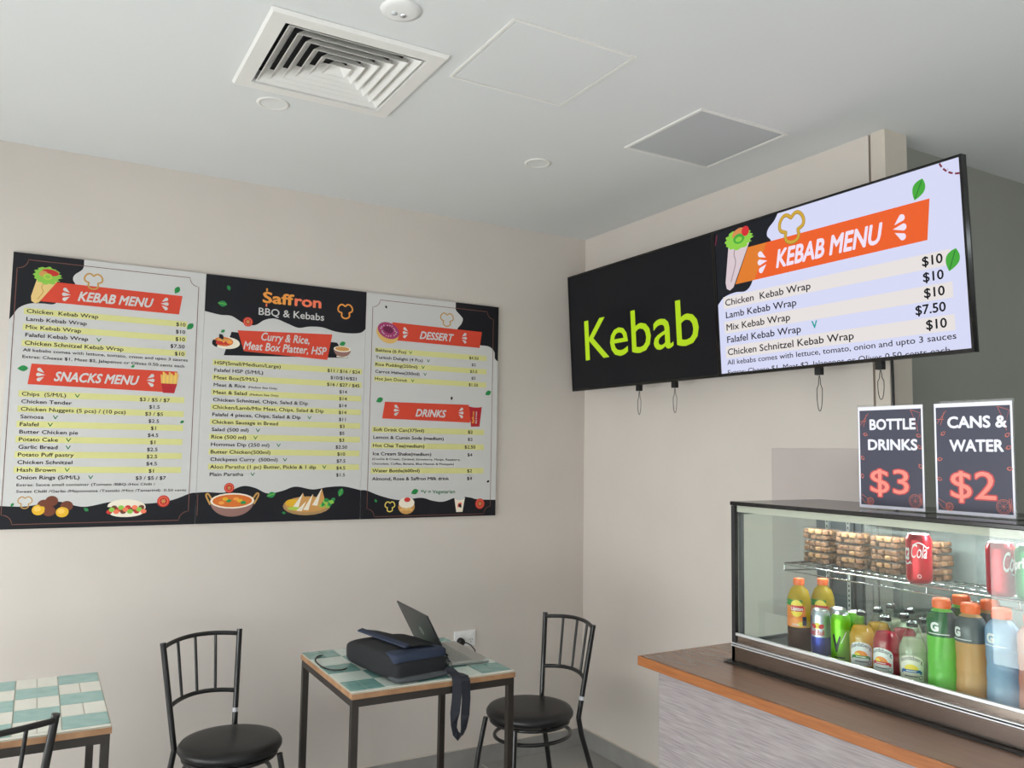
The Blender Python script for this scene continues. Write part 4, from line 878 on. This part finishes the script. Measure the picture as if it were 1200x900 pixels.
# ------------------------------------------------------------------ laptop, bag, socket
TZ = .7203
def laptop():
    h = Vector((.05, .999, 0)).normalized(); d = Vector((.999, -.05, 0)).normalized(); N = Vector((-1.19, -.838, TZ)); Wd, Dp = .34, .165
    t = empty('laptop', N, math.atan2(d.y, d.x), 'open grey laptop behind the bag, its dark lid back turned to the room', 'laptop')
    # local: +X front edge, +Y along the hinge
    MB().box(0, Dp, 0, Wd, .0025, .013, 'laptop_base').build('base', t, bevel=.002)
    k = MB()
    for r in range(5):
        for c in range(15): k.box(.028+r*.0155, .0415+r*.0155, .02+c*.0201, .038+c*.0201, .0131, .0141, 'laptop_keys')
    k.build('keyboard', t); MB().box(.112, .158, .12, .225, .0131, .0135, 'laptop_base').build('touchpad', t)
    for y in (.03, Wd-.03): MB().box(.02, .03, y-.006, y+.006, 0, .0028, 'rubber_black').box(Dp-.03, Dp-.02, y-.006, y+.006, 0, .0028, 'rubber_black').build('rubber_foot', t)
    R = Matrix.Translation((.004, 0, .0135)) @ Matrix.Rotation(-math.radians(28), 4, 'Y')
    lid = MB().box(-.003, .003, 0, Wd, .004, .205, 'laptop_lid', R).build('lid', t, bevel=.0015)
    MB().box(.0031, .0035, .006, Wd-.006, .016, .199, 'screen_dark', R).build('display', lid)
    k = Ink(lambda u, v, l: tuple(R @ Vector((-.0031-l, Wd-u, v))), .0002); cu, cv, r = Wd*.5, .105, .018
    k.ell(cu, cv, r, r, 'laptop_base', 1, n=28); k.text('hp', cu-.012, cv-.005, .013, 'laptop_lid', 2, fit=.022, bold=.01, shear=.3); k.stroke([(cu-.006, cv+.002), (cu-.001, cv+.017)], .0022, 'laptop_lid', 2); k.stroke([(cu+.001, cv-.017), (cu+.005, cv-.003)], .0022, 'laptop_lid', 2)
    o = k.into(MB()).build('logo', lid); o['label'] = 'round light logo'
laptop()
def bag():
    t = empty('laptop_bag', (-1.382, -.729, TZ), math.radians(8), 'black and navy soft laptop bag lying on the tile table with its strap hanging', 'bag')
    def pillow(a, b, zc, h0, h1, e1, e2, m, ox=0, oy=0, n=40, k=20, taper=0):
        vs, fs = [], []
        for j in range(k+1):
            ph = -PI/2+PI*j/k; cz, sz = math.copysign(abs(math.cos(ph))**e1, math.cos(ph)), math.copysign(abs(math.sin(ph))**e1, math.sin(ph))
            for i in range(n):
                th = 2*PI*i/n; c, s_ = math.copysign(abs(math.cos(th))**e2, math.cos(th)), math.copysign(abs(math.sin(th))**e2, math.sin(th))
                z = zc+(h1 if sz > 0 else h0)*sz; y = b*cz*s_; z = zc+(z-zc)*(1-taper*max(0, y/b)**2 if sz > 0 else 1)
                vs.append((ox+a*cz*c, oy+y, z))
        for j in range(k):
            for i in range(n): fs.append((j*n+i, j*n+(i+1) % n, (j+1)*n+(i+1) % n, (j+1)*n+i))
        return MB().add(vs, fs, m, True)
    pillow(.118, .2, .046, .046, .060, .42, .34, 'bag_black', oy=-.025, taper=.5).build('body', t)
    pillow(.108, .05, .085, .03, .018, .5, .35, 'bag_navy', oy=-.178).build('front_panel', t)['label'] = 'navy front panel'
    pillow(.106, .035, .042, .036, .034, .4, .3, 'bag_black', oy=-.2).build('front_pocket', t)
    pillow(.11, .045, .014, .012, .012, .5, .35, 'bag_grey', oy=-.198).build('mesh_trim', t)['label'] = 'grey mesh trim'
    # folded-over flap, its free edge lifted
    f = MB(); vs = []; nu, nv = 10, 14
    for j in range(nv+1):
        y = -.205+.335*j/nv
        for i in range(nu+1):
            q = i/nu; x = .124-.162*q-.012*j/nv; z = .066+.046*math.sin(min(1, q*1.6)*PI/2)+.006*q*q-.02*(j/nv)**2*(1-q); vs.append((x, y+.012*q, z))
    def idx(i, j): return j*(nu+1)+i
    f.add(vs, [(idx(i, j), idx(i+1, j), idx(i+1, j+1), idx(i, j+1)) for j in range(nv) for i in range(nu)], 'bag_black', True)
    fo = f.build('flap', t); so_ = fo.modifiers.new('thick', 'SOLIDIFY'); so_.thickness = .004
    e = MB(); L = [Vector(vs[idx(nu, j)]) for j in range(nv+1)]
    ev = []
    for p in L: ev += [p+Vector((.004, 0, .0035)), p+Vector((-.016, -.004, -.001)), p+Vector((-.018, -.004, -.006)), p+Vector((.002, 0, -.005))]
    e.add(ev, [(4*j+k_, 4*j+(k_+1) % 4, 4*j+4+(k_+1) % 4, 4*j+4+k_) for j in range(nv) for k_ in range(4)]+[(0, 1, 2, 3), tuple(4*nv+q for q in (3, 2, 1, 0))], 'bag_navy')
    e.build('flap_edge', fo)['label'] = 'navy stiff edge of the flap'
    X = Matrix.Rotation(math.radians(-8), 4, 'Z') @ Matrix.Translation((-1.362+1.382, -.735+.729, 0)) @ Matrix.Rotation(math.radians(-2), 4, 'Z')
    bk = MB().tube([(.122+.013*math.cos(a*PI/8), -.205, .04+.017*math.sin(a*PI/8)) for a in range(16)], .0022, 'alu_dark', 6, True, M=X).build('buckle_ring', t)
    st = MB(); w = .017
    pts = [(.122, -.207, .03), (.135, -.222, .016), (.138, -.246, .006), (.134, -.264, -.012), (.13, -.27, -.06), (.124, -.272, -.11), (.12, -.275, -.145), (.122, -.279, -.172), (.133, -.281, -.188), (.147, -.28, -.184), (.156, -.277, -.165), (.163, -.272, -.125), (.168, -.268, -.07), (.168, -.262, -.008), (.166, -.25, .005), (.158, -.225, .007), (.145, -.19, .006)]
    wid = [(w, -.003, 0)]*6+[(w*.8, .004, .004), (w*.55, .006, .010), (w*.3, .01, .012), (w*.5, .01, -.008), (w*.75, .006, -.004)]+[(w, .002, 0)]*6
    st.ribbon(pts, wid, 'strap_navy', M=X); st.build('strap', t)
bag()
g = empty('wall_socket', (-.705, -.0003, .612), 0, 'white double power socket on the back wall above the table', 'socket')
MB().box(-.057, .057, -.010, 0, -.037, .037, 'plastic_white').build('plate', g, bevel=.003)
for x in (-.03, .032):
    MB().box(x-.006, x+.006, -.014, -.010, .012, .024, 'plastic_white').build('switch', g, bevel=.001)
    m = MB()
    for dx, dz, r in ((-.006, -.006, .5), (.006, -.006, -.5), (0, -.017, 0)): m.box(-.001, .001, -.0104, -.0099, -.004, .004, 'rubber_black', Matrix.Translation((x+dx, 0, dz)) @ Matrix.Rotation(r, 4, 'Y'))
    m.build('outlet', g)
pl = empty('power_plug', (-.735, -.011, .602), 0, 'black round power plug with its cord in the left half of the wall socket', 'plug')
MB().lathe([(0, .03), (.013, .03), (.018, .024), (.019, .006), (.017, 0), (0, 0)], 'rubber_black', 20, M=Matrix.Rotation(PI/2, 4, 'X')).build('plug_body', pl)
MB().tube([(.0, -.022, 0), (.022, -.032, -.003), (.04, -.045, -.014), (.045, -.075, -.03), (.02, -.13, -.04), (-.06, -.22, -.01), (-.15, -.30, .04), (-.2, -.345, .06)], .0032, 'rubber_black', 8).build('cord', pl)
P = [(-1.56, -.468, .7232), (-1.585, -.48, .7232), (-1.607, -.53, .7232), (-1.614, -.60, .7232), (-1.606, -.665, .7232), (-1.58, -.70, .7232), (-1.55, -.70, .7232), (-1.535, -.685, .7232)]
sm = []
for i in range(len(P)-1):
    a = Vector(P[max(i-1, 0)]); b = Vector(P[i]); c = Vector(P[i+1]); d = Vector(P[min(i+2, len(P)-1)])
    for q in range(6):
        s_ = q/6; sm.append(tuple(.5*(2*b+(c-a)*s_+(2*a-5*b+4*c-d)*s_*s_+(3*b-a-3*c+d)*s_**3)))
tag(MB().tube(sm, .0025, 'rubber_black', 7).build('charger_cord'), 'thin black cord curling over the left edge of the laptop table', 'cord')
